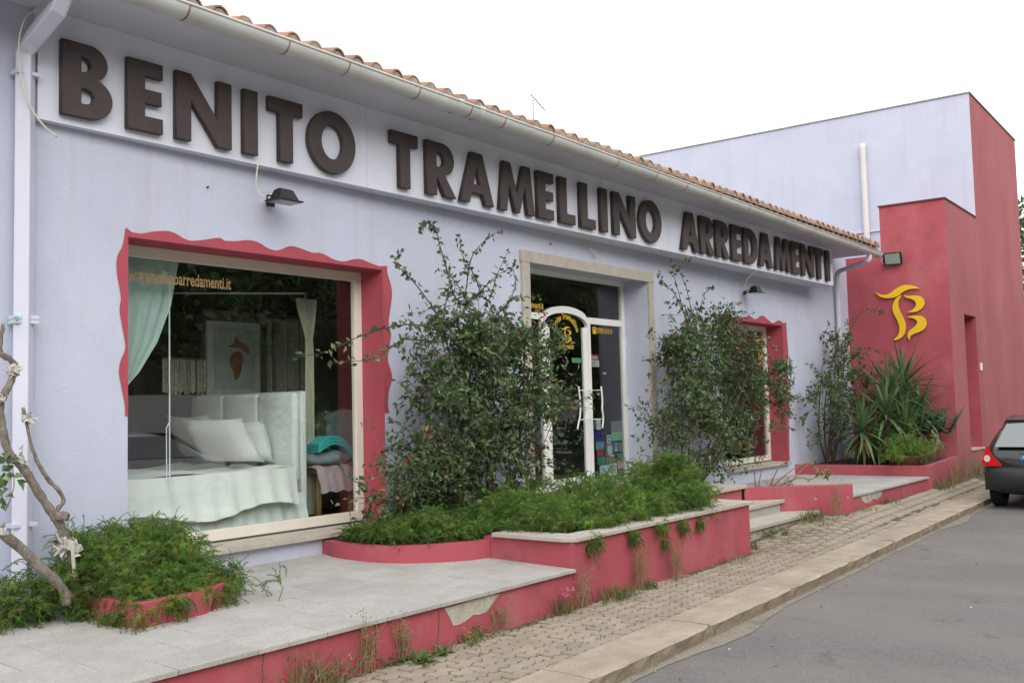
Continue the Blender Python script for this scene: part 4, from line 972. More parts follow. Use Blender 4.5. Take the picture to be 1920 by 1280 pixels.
def fern_bed(name, label, samples, n, L0, loc, mix=(.5, .25, .22, .03), needle=.022, dens=.0035, parent=None, droop=1.0, up=.5):
    """n puffs; every puff is a burst of short arching plumes set all round with fine needles"""
    b = MB()
    for _ in range(n):
        p0, out = samples(); p0 = Vector(p0); x = R.random()
        mi0 = 0 if x < mix[0] else 1 if x < mix[0]+mix[1] else 2 if x < sum(mix[:3]) else 3
        lean = Vector(out)*.5+Vector((0, 0, up))+rv(.35)
        for _k in range(R.randint(6, 9)):
            L_ = L0*R.uniform(.5, 1.15); dd = (rv(.75)+lean).normalized(); P = [p0+rv(.02)]; m_ = 5
            for i in range(m_):
                P.append(P[-1]+dd*L_/m_); dd = (dd+Vector((0, 0, -.30*droop*R.uniform(.3, 1.5)))+rv(.13)).normalized()
            b.tube(P, [.0018]*len(P), 3, 2, caps=False)
            mi = mi0 if R.random() < .75 else R.choice((0, 1, 2, 3))
            if R.random() < .035: mi = 4
            for i in range(1, len(P)):
                seg = P[i]-P[i-1]; tdir = seg.normalized(); s = tdir.orthogonal().normalized(); u = tdir.cross(s)
                k_ = max(5, int(seg.length/dens)); taper = 1-.45*(i/m_)**2
                for q in range(k_):
                    a = R.uniform(0, 2*pi); c = P[i-1]+seg*(q/k_); nl = needle*R.uniform(.6, 1.4)*taper
                    nd = (s*cos(a)+u*sin(a))+tdir*.45; sd2 = nd.cross(tdir).normalized()*.0027
                    b.add([c-sd2, c+sd2, c+nd*nl], [(0, 1, 2)], mi)
    o_ = b.build('foliage' if parent else name, [FERN1, FERN2, FERN3, FERNY, STRAW], parent)
    if not parent: tag(o_, label, 'fern')
    return o_
def in_poly(poly, x, y):
    c = False
    for i in range(len(poly)):
        (x1, y1), (x2, y2) = poly[i], poly[(i+1) % len(poly)]
        if (y1 > y) != (y2 > y) and x < (x2-x1)*(y-y1)/(y2-y1)+x1: c = not c
    return c
def poly_sampler(poly, z, zt=lambda x, y: 0, edge=.12):
    xs, ys_ = [p[0] for p in poly], [p[1] for p in poly]; cx, cy = sum(xs)/len(xs), sum(ys_)/len(ys_)
    def s():
        while True:
            x, y = R.uniform(min(xs), max(xs)), R.uniform(min(ys_), max(ys_))
            if in_poly(poly, x, y): break
        o_ = Vector((x-cx, y-cy, 0)); o_ = o_/max(o_.length, .1)*.7
        return (x, y, z+zt(x, y)*R.random()), (o_.x, o_.y-.25, 0)
    return s

# ------------------------------------------------------------------ ferns
pA = [(3.36,6.6),(3.36,5.62),(3.8,5.62),(4.06,5.8),(4.14,6.3),(4.1,6.6)]
fern_bed('fern_bush', 'bright green feathery fern filling the left angular planter', poly_sampler(pA, .46, lambda x, y: .06+.31*sstep(5.5, 6.1, y)), 430, .15, (3.7, 6, .44), (.42, .36, .19, .03))
sR_ = lambda: ((4.15+.28*R.random()**1.5, 6.05+R.gauss(0, .16), .52-R.uniform(0, .14)), (.5, -.3, 0))
fern_bed('fern_bush', 'loose fern sprays reaching right of the angular planter under the window sill', sR_, 46, .14, (4.3, 6.1, .4), (.3, .2, .45, .05))
sA_ = lambda: (lambda t_: ((3.40-.72*t_+R.gauss(0, .05), 6.10+.25*t_+R.gauss(0, .12), .58-.10*t_+R.uniform(-.20, .10)), (-.4, -.4, 0)))(R.random())
fern_bed('fern_bush', 'duller fern spilling left of the angular planter below the pruned tree', sA_, 150, .14, (3.2, 6.4, .4), (.35, .1, .5, .05))
tr_ = lambda: (lambda q: ((q[0]+R.uniform(-.05, .05), q[1]+R.uniform(-.03, .03), .46-R.random()*q[4]), (q[2], q[3], 0)))(R.choice([(3.30,5.75,-1,-.3,.12),(3.28,5.95,-1,0,.14),(3.36,5.50,-.3,-1,.08),(3.33,5.62,-1,-.3,.06),(3.33,5.85,-1,-.3,.12),(3.34,5.7,-1,-.3,.10),(3.40,5.54,-.3,-1,.04),(3.66,5.54,0,-1,.03),(3.85,5.58,.3,-1,.02),(4.08,5.72,.8,-.6,.05),(3.46,5.50,0,-1,.16),(3.52,5.49,0,-1,.16),(3.62,5.5,0,-1,.05),(4.0,5.62,.5,-.8,.10),(4.10,5.66,.9,-.4,.12),(4.20,6.0,1,-.2,.06),(4.30,6.2,1,0,.03),(4.40,6.2,1,0,.03)]))
fern_bed('trailing_fern', 'yellowing fern strands hanging over the front of the angular planter', tr_, 54, .12, (3.9, 5.6, .45), (.3, .35, .1, .25), up=.1, droop=1.7)
pB = [(5.95,6.6),(5.9,6.15),(6.05,5.9),(6.35,5.7),(6.7,5.5),(6.75,4.9),(9.3,4.82),(9.6,5.0),(9.6,5.8),(8.7,6.1),(8.6,6.6)]
fh = lambda x, y: max(.02, .10+.16*sstep(6.4, 7.4, x)+.13*sstep(8.2, 9.2, x)+.09*sin(x*4.1+y*2.3)*sin(y*5.2-x*1.7))
fern_bed('fern_bed', 'wide feathery green fern mass overflowing the long planter', poly_sampler(pB, .52, fh), 1080, .16, (8, 5.4, .47), (.46, .30, .21, .03))
pF = [(7.0,4.95),(7.2,4.70),(9.25,4.62),(9.45,5.0)]
fern_bed('fern_bed', 'front fringe of fern lapping over the stone coping of the long planter', poly_sampler(pF, .56, lambda x, y: .04+.16*sstep(7.3, 8.8, x)), 230, .15, (8, 4.7, .5), (.40, .40, .17, .03), up=.35, droop=1.2)
pG = [(5.92,6.5),(5.86,6.1),(5.99,5.86),(6.19,5.69),(6.4,5.56),(6.6,5.52),(6.6,5.75),(6.3,6.0),(6.15,6.5)]
fern_bed('fern_bed', 'fern fringe along the curved low wall at the left end of the long planter', poly_sampler(pG, .50, lambda x, y: .09), 170, .14, (6.1, 5.9, .5), (.42, .2, .34, .04), up=.35, droop=1.1)
pl_ = lambda: (lambda t_: ((8.95+R.gauss(0, .07+.10*(1-t_)), 5.0+R.gauss(0, .07+.10*(1-t_)), .62+.42*t_), (0, 0, 0)))(R.random())
fern_bed('fern_bush', 'tall lighter fern plume at the right end of the long planter', pl_, 120, .14, (9.0, 5.0, .5), (.30, .58, .09, .03), up=.8)
hg = lambda: (lambda q: ((q[0]+R.uniform(-.04, .04), 4.56+R.uniform(-.03, .03), .52-q[1]*R.random()), (0, -.7, 0)))(R.choice([(6.78,.10),(6.92,.06),(7.45,.10),(7.52,.16),(7.92,.10),(8.02,.22),(8.35,.16),(8.72,.12),(8.98,.06)]))
fern_bed('trailing_fern', 'fern strands hanging over the stone coping of the long planter', hg, 48, .10, (7.8, 4.6, .5), (.3, .15, .3, .25), up=-.3, droop=1.6)

# ------------------------------------------------------------------ climbing shrubs on the facade
core1 = [(6.35,.9),(6.42,1.3),(6.45,1.75),(6.55,2.1),(6.75,2.3),(6.95,2.5),(7.25,2.62),(7.5,2.55),(7.75,2.4),(8.1,2.3),(8.45,2.0),(8.6,1.7),(8.55,1.2),(8.2,.95),(7.6,.85)]
st1 = [[(6.97,6.1,2.62),(6.84,6.1,2.9),(6.77,6.1,3.06),(6.71,6.1,3.22),(6.64,6.1,3.29),(6.55,6.1,3.29),(6.48,6.1,3.23)], [(7.31,6.1,2.7),(7.19,6.1,2.93),(7.07,6.1,3.05),(7.03,6.1,3.23)],
       [(7.1,6.1,2.7),(7.19,6.1,3.02),(7.41,6.1,3.23),(7.68,6.1,3.37)], [(7.45,6.1,2.65),(7.59,6.1,2.91),(7.76,6.1,3.15)], [(7.29,6.1,2.7),(7.57,6.1,2.89),(7.92,6.1,3.05)],
       [(6.76,6.1,2.4),(6.5,6.1,2.65),(6.3,6.1,2.8),(6.16,6.1,2.89),(6.26,6.1,2.99)], [(6.54,5.9,2.3),(6.17,5.9,2.33),(5.87,5.9,2.29),(5.54,5.9,2.2),(5.2,5.9,2.07),(4.91,5.9,2.02)],
       [(6.44,5.9,2.2),(6.08,5.9,2.2),(5.93,5.9,2.14),(5.74,5.9,2.04),(5.52,5.9,2.0),(5.23,5.9,1.99)], [(7.02,6.3,1.7),(6.72,6.3,1.87),(6.51,6.3,2.03),(6.4,6.3,2.21)], [(7.41,6.1,2.4),(7.84,6.1,2.68),(8.27,6.1,2.73)],
       [(7.0,6.0,2.6),(6.8,6.0,2.8),(6.62,6.0,2.86)], [(7.6,6.0,2.6),(7.75,6.0,2.8),(7.72,6.0,2.95)], [(6.9,6.2,2.5),(6.98,6.2,2.75),(7.0,6.2,2.98)]]
shrub('climbing_shrub', 'large dark green climbing shrub between the big window and the door', 'shrub', [(7.1,6.2,.45),(7.5,6.1,.45),(7.9,6.3,.45)], core1, st1, 11000, .064, (7.4, 6.2, .45), .42, 6.12, .014, bare=.75, nclump=95)
core1b = [(6.1,.65),(6.15,.95),(6.4,1.2),(6.9,1.3),(7.1,1.0),(7.0,.6)]
shrub('low_shrub', 'low dark leafy growth at the foot of the climbing shrub beside the red window edge', 'shrub', [(6.5,6.3,.45)], core1b, [], 3000, .058, (6.5, 6.3, .45), .28, 6.3, .04)
core2 = [(11.0,1.3),(10.95,2.1),(11.25,2.45),(11.7,2.66),(12.6,2.75),(13.7,2.75),(14.2,2.5),(14.5,2.2),(14.7,1.9),(14.3,1.5),(13.4,1.05),(12.6,.62),(11.5,.62),(11.1,.9)]
st2 = [[(12.03,6.3,2.55),(11.58,6.3,3.02),(11.28,6.3,3.15),(11.19,6.3,3.29)], [(12.1,6.3,2.6),(11.9,6.3,3.12),(11.71,6.3,3.41),(12.1,6.3,3.56)], [(12.16,6.3,2.7),(12.4,6.3,3.08),(12.71,6.3,3.25)],
       [(12.43,6.3,2.7),(12.74,6.3,2.91),(12.98,6.3,2.98)], [(11.59,6.3,2.35),(10.97,6.3,2.17),(10.71,6.3,2.14)], [(14.0,6.4,2.6),(13.84,6.5,2.94),(14.38,6.5,2.94)], [(11.9,6.3,2.6),(11.6,6.3,3.2),(11.5,6.3,3.42)], [(12.0,6.3,2.6),(11.8,6.3,2.9),(11.35,6.3,2.88)]]
shrub('climbing_shrub', 'wide dark green climbing shrub between the door and far red-edged window', 'shrub', [(11.85,6.35,.53),(12.1,6.3,.53)], core2, st2, 10500, .070, (12, 6.3, .53), .36, 6.25, .005, bare=.35, nclump=85, crad=1.1)
core3 = [(16.25,1.4),(16.2,2.0),(16.9,2.4),(17.6,2.9),(18.2,2.9),(18.7,2.3),(18.75,1.4),(17.8,.9),(16.9,1.1)]
st3 = [[(17.41,6.5,1.24),(17.78,6.5,2.06),(17.71,6.5,2.97)], [(18.02,6.5,1.73),(18.63,6.5,2.77),(18.58,6.5,3.11)], [(17.4,6.2,2.2),(17.84,6.0,2.5),(18.65,6.0,2.49)], [(17.6,6.2,2.6),(17.84,6.0,3.13),(18.65,6.0,3.25),(19.18,6.0,3.23)], [(16.98,6.5,.9),(16.5,6.5,.82),(16.49,6.5,1.07)], [(17.0,6.3,1.9),(16.4,6.3,2.1),(16.1,6.3,2.2)]]
shrub('sparse_shrub', 'thin grey sparse shrub in the corner planter against the lavender wall', 'shrub', [(17.25,6.5,.46),(17.4,6.45,.46)], core3, st3, 2800, .075, (17.3, 6.5, .46), .3, 6.35, .012, nclump=45)
# dry plant on the side wall
t = thing('dry_plant', 'withered brown plant with a few leaves behind the slanting red wall', 'plant', (12.9, 5.4, .45))
wd = MB(); lv = MB()
for s_ in ([(12.55,5.5,.45),(12.75,5.3,.66),(13.05,5.2,.74),(13.25,5.1,.66),(13.35,5.05,.60)], [(12.6,5.45,.45),(12.85,5.25,.56),(13.1,5.15,.53),(13.35,5.1,.62)], [(12.5,5.5,.45),(12.6,5.4,.72),(12.72,5.3,.80)], [(12.7,5.35,.45),(13.0,5.2,.7),(13.2,5.1,.82)], [(12.3,5.6,.45),(12.25,5.6,.70)], [(12.35,5.6,.45),(12.42,5.55,.74)]):
    P = ray_stem(wd, s_, .010, .004)
    for q in P[6:]: 
        if R.random() < .6: leaf(lv, q, rv()+Vector((0, 0, -.4)), .09, .045, R.choice((3, 3, 4, 1)))
for _ in range(10): leaf(lv, Vector((13.35, 5.05, .6))+rv(.04), rv()+Vector((0, 0, -.6)), .10, .055, R.choice((0, 1)))
for _ in range(120):
    p_ = Vector((12.62+R.gauss(0, .16), 5.42+R.gauss(0, .14), .45)); wd.tube([p_, p_+rv(.06)+Vector((0, 0, .05))], [.003, .0015], 3)
wd.build('twigs', mat('dry_twig', (.22, .14, .09), .9, .25, 12), t); lv.build('leaves', LM, t)

# ------------------------------------------------------------------ corner planter plants
def sword(b, p, d, L_, W, mi, bend):
    P = [p]; dd = d.normalized()
    for i in range(5): P.append(P[-1]+dd*L_/5); dd = (dd+Vector((0, 0, -bend))).normalized()
    s = d.cross(Vector((0, 0, 1))); s = s.normalized() if s.length > .05 else Vector((1, 0, 0)); ws = [.7, 1, .95, .75, .45, .02]
    vs = []
    for q, w_ in zip(P, ws): vs += [q-s*W*w_/2+Vector((0, 0, W*.2*w_)), q, q+s*W*w_/2+Vector((0, 0, W*.2*w_))]
    b.add(vs, [(3*i+j, 3*i+j+1, 3*i+4+j, 3*i+3+j) for i in range(5) for j in range(2)], mi)
yu = thing('yucca', 'big spiky yucca clump in the corner planter below the yellow emblem', 'yucca', (18, 5.6, .46))
tk = MB(); heads = [((18.3,5.45,1.35),.85,40),((18.85,5.6,1.78),.92,50),((18.15,5.65,1.62),.85,42),((17.45,5.5,1.28),.82,44),((18.6,5.3,1.25),.85,44),((16.95,5.75,1.05),.7,34),((17.7,5.25,.95),.75,38),((18.0,5.75,.8),.75,32),((17.3,5.6,.75),.7,30)]
for (h, L_, n) in heads:
    h = Vector(h); g0 = Vector((17.9+(h.x-17.9)*.35, 5.65, .44)); tk.tube(spl([g0, g0.lerp(h, .5)+rv(.05), h], 3), .05, 7)
    b = MB()
    for i in range(n):
        az = i*2.39996; el = 1.35-1.9*(i/n)+R.uniform(-.12, .12)
        d = Vector((cos(az)*cos(el), sin(az)*cos(el), sin(el)))
        if h.x+d.x*L_*1.1 > 19.3: d.x = max(.02, (19.3-h.x)/(L_*1.1)); d.y += .2 if d.y > 0 else -.15
        sword(b, h+Vector((0, 0, .1*(1-i/n)-.05)), d, L_*R.uniform(.8, 1.1), .062, 1 if R.random() < .3 else 0, .04+.16*(i/n))
    b.build('leaf_rosette', [YUC, YUC2], yu)
for h in ((17.5,5.5,.98),(18.2,5.5,1.05),(17.0,5.75,.9)):
    b = MB()
    for i in range(30):
        az = i*2.39996; el = -.1-1.0*(i/30); sword(b, Vector(h), Vector((cos(az)*cos(el), sin(az)*cos(el), sin(el))), R.uniform(.45, .62), .055, 0 if R.random() < .8 else 2, .14)
    b.build('leaf_rosette', [YUC, YUC2, DRY], yu)
tk.build('stem', BARK, yu)
eu = thing('euphorbia', 'dark upright succulent with a bare curved pale stem beside the tower corner', 'plant', (18.9, 5.2, .46))
b = MB(); ray_stem(b, [(18.2,5.25,.46),(18.5,5.2,.56),(18.85,5.15,.60),(19.05,5.12,.75),(19.06,5.12,1.02)], .04, .03, 8); ray_stem(b, [(19.0,5.12,.85),(18.7,5.2,.98),(18.3,5.3,1.02)], .022, .012, 6); ray_stem(b, [(18.95,5.12,.7),(18.8,5.15,.78)], .015, .01, 6); b.build('stem', mat('pale_stem', (.33, .28, .2), .9, .2, 12), eu, smooth=True)
b = MB()
for c_, n, s_ in (((19.06,5.13,1.0), 46, .17), ((18.35,5.3,1.02), 26, .2)):
    for i in range(n):
        q = Vector(c_)+Vector((R.gauss(0, s_), R.gauss(0, s_*.8), R.uniform(-.05, .1))); top_ = q+Vector(((q.x-c_[0])*.8, (q.y-c_[1])*.8, R.uniform(.18, .42)))
        if top_.x > 19.36: top_.x = 19.36
        if q.x > 19.34: q.x = 19.34
        b.tube([Vector(c_).lerp(q, .6), q, q.lerp(top_, .6), top_], [.012, .022, .02, .006], 5)
b.build('fingers', EUPH, eu, smooth=True)
pf = thing('potted_fern', 'bright fern in a low terracotta bowl in the corner planter', 'potted plant', (16.9, 5.05, .46))
b = MB(); n = 24; pr_ = [(.20,.46),(.29,.54),(.33,.62),(.345,.66),(.32,.66),(.28,.6),(0.01,.6)]; vs = []
for r_, z in pr_: vs += [(17.0+r_*cos(2*pi*i/n), 5.06+r_*sin(2*pi*i/n), z) for i in range(n)]
b.add(vs, [(k_*n+i, k_*n+(i+1) % n, (k_+1)*n+(i+1) % n, (k_+1)*n+i) for k_ in range(len(pr_)-1) for i in range(n)]); b.build('bowl', POT, pf, smooth=True)
fern_bed('foliage', '', lambda: ((17.0+R.gauss(0, .30), 5.02+R.gauss(0, .18), .60+abs(R.gauss(0, .17))), (0, 0, 0)), 190, .15, (0, 0, 0), (.25, .70, .03, .02), .026, parent=pf, up=.4)

# ------------------------------------------------------------------ pruned tree at the left
tr = thing('pruned_tree', 'bare pruned tree with white rags tied round its branches at the left edge', 'tree', (3.27, 6.1, .44))
def limb(nm, pts, r0, r1):
    P = spl(pts, 5); k_ = len(P); b = MB()
    b.tube(P, [(r0+(r1-r0)*i/(k_-1))*(1+R.uniform(-.09, .12)) for i in range(k_)], 10)
    b.v = [tuple(Vector(v)+rv(.0022)) for v in b.v]; return b.build(nm, BARK, tr, smooth=True)
limb('trunk', [(3.30,6.13,.44),(3.27,6.15,.66),(3.25,6.15,.77),(3.19,6.15,.93),(3.14,6.15,1.01),(3.05,6.15,1.15),(2.95,6.15,1.31),(2.87,6.15,1.4),(2.83,6.15,1.55),(2.82,6.15,1.7),(2.86,6.13,1.81),(2.89,6.12,1.92),(2.84,6.13,1.98),(2.76,6.15,2.01)], .032, .018)
limb('branch', [(2.81,6.15,1.98),(2.815,6.15,2.08),(2.83,6.15,2.18)], .014, .009)
limb('branch', [(3.15,6.15,.98),(3.18,6.14,1.04),(3.21,6.14,1.08),(3.18,6.14,1.14),(3.08,6.14,1.26),(3.01,6.14,1.41),(2.97,6.14,1.58),(2.95,6.14,1.67)], .014, .008)
limb('branch', [(3.16,6.0,.46),(3.13,6.0,.56),(3.0,6.0,.7),(2.88,6.0,.83),(2.75,6.0,.94),(2.6,6.0,1.02)], .030, .026)
limb('knot', [(3.15,6.11,.99),(3.20,6.06,.985)], .03, .026)
def rag(c, n=16, s=.05, tail=.12):
    b = MB(); c = Vector(c)
    for i in range(n):
        d = rv().normalized(); p_ = c+rv(s*.35); u = d.cross(rv()).normalized(); L_ = s*R.uniform(.55, 1.35); w_ = s*R.uniform(.25, .55)
        vs = [p_-u*w_, p_+u*w_, p_+d*L_*.5+u*w_*.8+rv(.008), p_+d*L_+u*w_*.3+rv(.012), p_+d*L_-u*w_*.5+rv(.012), p_+d*L_*.5-u*w_*.9+rv(.008)]
        b.add(vs, [(0, 1, 2, 5), (5, 2, 3, 4)])
    m_ = 10; vs = []
    for j in range(4):
        z = (j/3-.5)*s*1.2; vs += [(c.x+s*.85*cos(2*pi*i/m_)*(1+.2*sin(3*i+j)), c.y+s*.85*sin(2*pi*i/m_), c.z+z-s*.4*cos(2*pi*i/m_)) for i in range(m_)]
    b.add(vs, [(j*m_+i, j*m_+(i+1) % m_, (j+1)*m_+(i+1) % m_, (j+1)*m_+i) for j in range(3) for i in range(m_)])
    if tail: b.add([c+Vector((-.012, -.05, 0)), c+Vector((.012, -.05, 0)), c+Vector((.03, -.05, -tail)), c+Vector((.008, -.05, -tail))], [(0, 1, 2, 3)])
    b.build('cloth_wrap', CLOTH, tr, smooth=False)
rag((3.235,6.13,.80), 40, .055, .24); rag((2.93,6.13,1.35), 26, .034, 0); rag((2.965,6.13,1.60), 26, .030, .03); rag((2.88,6.11,1.90), 26, .034, 0); rag((2.80,6.13,1.73), 24, .036, 0); rag((2.745,5.99,.95), 20, .032, 0)
b = MB()
for c_ in ((2.86,6.13,1.37),(2.84,6.12,1.27),(2.81,6.12,1.17),(2.87,6.12,1.25),(2.83,6.12,1.12)):
    for _ in range(7): leaf(b, Vector(c_)+rv(.025), rv()+Vector((0, 0, -.2)), .06, .055, R.choice((1, 1, 2, 0)))
b.tube(spl([(2.83,6.1,1.05),(2.88,6.1,1.2),(2.86,6.1,1.37)], 3), .003, 4, 3); b.build('leaf_cluster', LM, tr)
tag(MB().tube(spl([(2.70,6.3,2.12),(2.9,6.45,2.17),(3.10,6.60,2.265),(3.14,6.62,2.27)], 3), .003, 4).box(3.12, 3.14, 6.605, 6.62, 2.258, 2.278).build('tie_string', TEAL), 'teal string tying the pruned tree to the left downpipe', 'string')

# ------------------------------------------------------------------ weeds
def weed(x, y, label, kind, h=.25, n=30, spread=.10, z=None, parent=None):
    z = gz(x, y)-.01 if z is None else z; b = MB(); ms = [GRS, STRAW, G2, PINK, FERN3]
    for _ in range(n):
        p_ = Vector((x+R.gauss(0, spread*.6), y+R.gauss(0, spread*.35), z)); az = R.uniform(0, 2*pi); sp = R.uniform(.1, .9)
        if kind == 'tall':
            d = Vector((cos(az)*.18, sin(az)*.12-.05, 1)); hh = h*R.uniform(.5, 1.1); q = p_+d*hh+rv(.02); b.tube([p_, p_.lerp(q, .5)+rv(.012), q], [.0028, .002, .001], 3, 1)
            for k_ in range(14):
                s_ = p_.lerp(q, R.uniform(.25, 1)); e = s_+rv(.030)+Vector((0, 0, .012)); b.tube([s_, e], [.0012, .0008], 3, 1); leaf(b, e, rv(), .014, .009, R.choice((1, 1, 4, 2)))
        elif kind == 'broad':
            d = Vector((cos(az), sin(az)*.8, R.uniform(.25, 1.1))); sword(b, p_, d, h*R.uniform(.6, 1.1), .028, R.choice((2, 0, 4)), .22)
        elif kind == 'bush':
            d = Vector((cos(az)*.6, sin(az)*.5, R.uniform(.3, 1))); q = p_+d*h*R.uniform(.4, 1); b.tube([p_, q], [.002, .001], 3, 1)
            for k_ in range(12): leaf(b, p_.lerp(q, R.uniform(.2, 1))+rv(.012), rv()+d, .028, .011, R.choice((4, 2, 0, 1)))
        else:
            d = Vector((cos(az)*sp, sin(az)*sp*.8, 1.1)); sword(b, p_, d, h*R.uniform(.5, 1.15), .007, 1 if kind == 'dry' and R.random() < .75 else (0 if R.random() < .8 else 1), .16)
    if kind == 'pink':
        for _ in range(7):
            c_ = Vector((x+R.gauss(0, .05), y-.03+R.gauss(0, .02), z+h*R.uniform(.7, 1)))
            for k_ in range(9): leaf(b, c_, rv(), .022, .018, 3)
    return tag(b.build('weed', ms), label, 'weed', 'weeds along the foot of the red wall')
weed(4.68, 4.47, 'broad-leaved green weed at the near end of the terrace wall', 'broad', .17, 40, .14)
weed(4.86, 4.50, 'second low broad-leaved weed just right of the nearest one', 'broad', .12, 24, .08)
weed(4.30, 4.56, 'tall dry brown weed leaning on the nearest part of the terrace wall', 'tall', .36, 12, .05)
weed(4.62, 4.55, 'tall pale seeding weed above the broad-leaved weed', 'tall', .34, 12, .05)
weed(3.75, 4.53, 'shaggy straw-coloured grass at the bottom edge under the terrace', 'dry', .32, 90, .16)
weed(4.02, 4.52, 'bushy dry weed tuft at the bottom edge of the terrace wall', 'bush', .28, 26, .10)
weed(5.30, 4.56, 'low grey bushy weed below the bare patch of the terrace wall', 'bush', .16, 34, .16)
weed(5.62, 4.56, 'tall thin weed standing right of the bare patch', 'tall', .24, 9, .06)
weed(5.05, 4.54, 'thin low dry grass left of the bare patch', 'dry', .08, 50, .22)
weed(6.35, 4.54, 'green weed with small pink flowers at the terrace corner', 'pink', .20, 60, .16)
weed(6.62, 4.53, 'dry yellow weed climbing the corner between terrace and planter', 'tall', .32, 10, .04)
weed(7.02, 4.46, 'bright green grass tuft at the middle of the long planter wall', 'grass', .17, 130, .17)
weed(7.48, 4.53, 'tall dry weed against the planter wall, left of two', 'tall', .42, 13, .05)
weed(7.60, 4.48, 'small dark weed at the base of the tall dry ones', 'bush', .1, 20, .08)
weed(8.12, 4.52, 'tall dry weed against the planter wall, right of two', 'tall', .40, 11, .05)
weed(9.25, 4.53, 'low brown weed strip near the far end of the planter wall', 'dry', .08, 90, .25)
weed(10.05, 4.68, 'green grass tuft at the far corner of the long planter', 'grass', .12, 70, .14)
weed(10.9, 4.76, 'weeds under the lowest entrance step', 'bush', .15, 36, .28)
weed(12.0, 4.74, 'long green grass at the right end of the lowest step', 'grass', .22, 120, .28)
weed(12.55, 4.64, 'pale flowering weed beside the slanting wall', 'tall', .42, 12, .07)
weed(13.2, 4.5, 'low reddish-brown weed right of the slanting wall corner', 'dry', .08, 60, .22)
weed(14.4, 4.55, 'green and straw weed at the foot of the right terrace', 'grass', .12, 60, .22)
weed(17.0, 4.55, 'grass below the corner planter', 'grass', .25, 90, .35)
weed(18.4, 4.68, 'wispy straw grass against the corner planter front', 'dry', .55, 80, .35)
weed(19.9, 4.72, 'pale wispy grass below the red tower', 'dry', .6, 80, .35)
weed(20.6, 4.72, 'dark green grass under the niche sill of the tower', 'grass', .3, 80, .3)
# moss and grass crumbs in the joints, litter on the road
b = MB()
for _ in range(900):
    x = R.uniform(3.6, 13); y = kerb_y(x)+.385+(R.randint(0, 8))*.109+R.gauss(0, .008)
    if y > 4.52: y = 4.55-abs(R.gauss(0, .05))
    if R.random() < .35: y = 4.56-abs(R.gauss(0, .07))
    p_ = Vector((x, y, gz(x, y)-.006))
    for k_ in range(4): sword(b, p_+Vector((R.gauss(0, .012), R.gauss(0, .008), 0)), Vector((R.gauss(0, .6), R.gauss(0, .6), 1)), R.uniform(.012, .04), .005, R.choice((0, 1, 1)), .2)
b.build('joint_grass', [GRS, STRAW])['kind'] = 'stuff'
b = MB(); LT = [mat('litter_white', (.6, .58, .55), .8), STRAW, BARK, DRYR]
for _ in range(150):
    x = R.uniform(4, 17); off = abs(R.gauss(0, .35)) if R.random() < .55 else R.uniform(0, 3.2)
    p_ = Vector((x, kerb_y(x)-.02-off, -.0935)); s_ = R.uniform(.006, .02)
    leaf(b, p_, Vector((R.gauss(0, 1), R.gauss(0, 1), .05)), s_*1.6, s_, R.choice((0, 1, 2, 2, 3)), Vector((0, 0, 1)))
for _ in range(160):
    x = R.uniform(3.8, 10); y = R.uniform(kerb_y(x)+.05, 4.5); s_ = R.uniform(.004, .011)
    leaf(b, Vector((x, y, gz(x, y)+.006)), Vector((R.gauss(0, 1), R.gauss(0, 1), .05)), s_*1.6, s_, R.choice((0, 1, 2, 2, 3)), Vector((0, 0, 1)))
b.build('litter', LT)['kind'] = 'stuff'

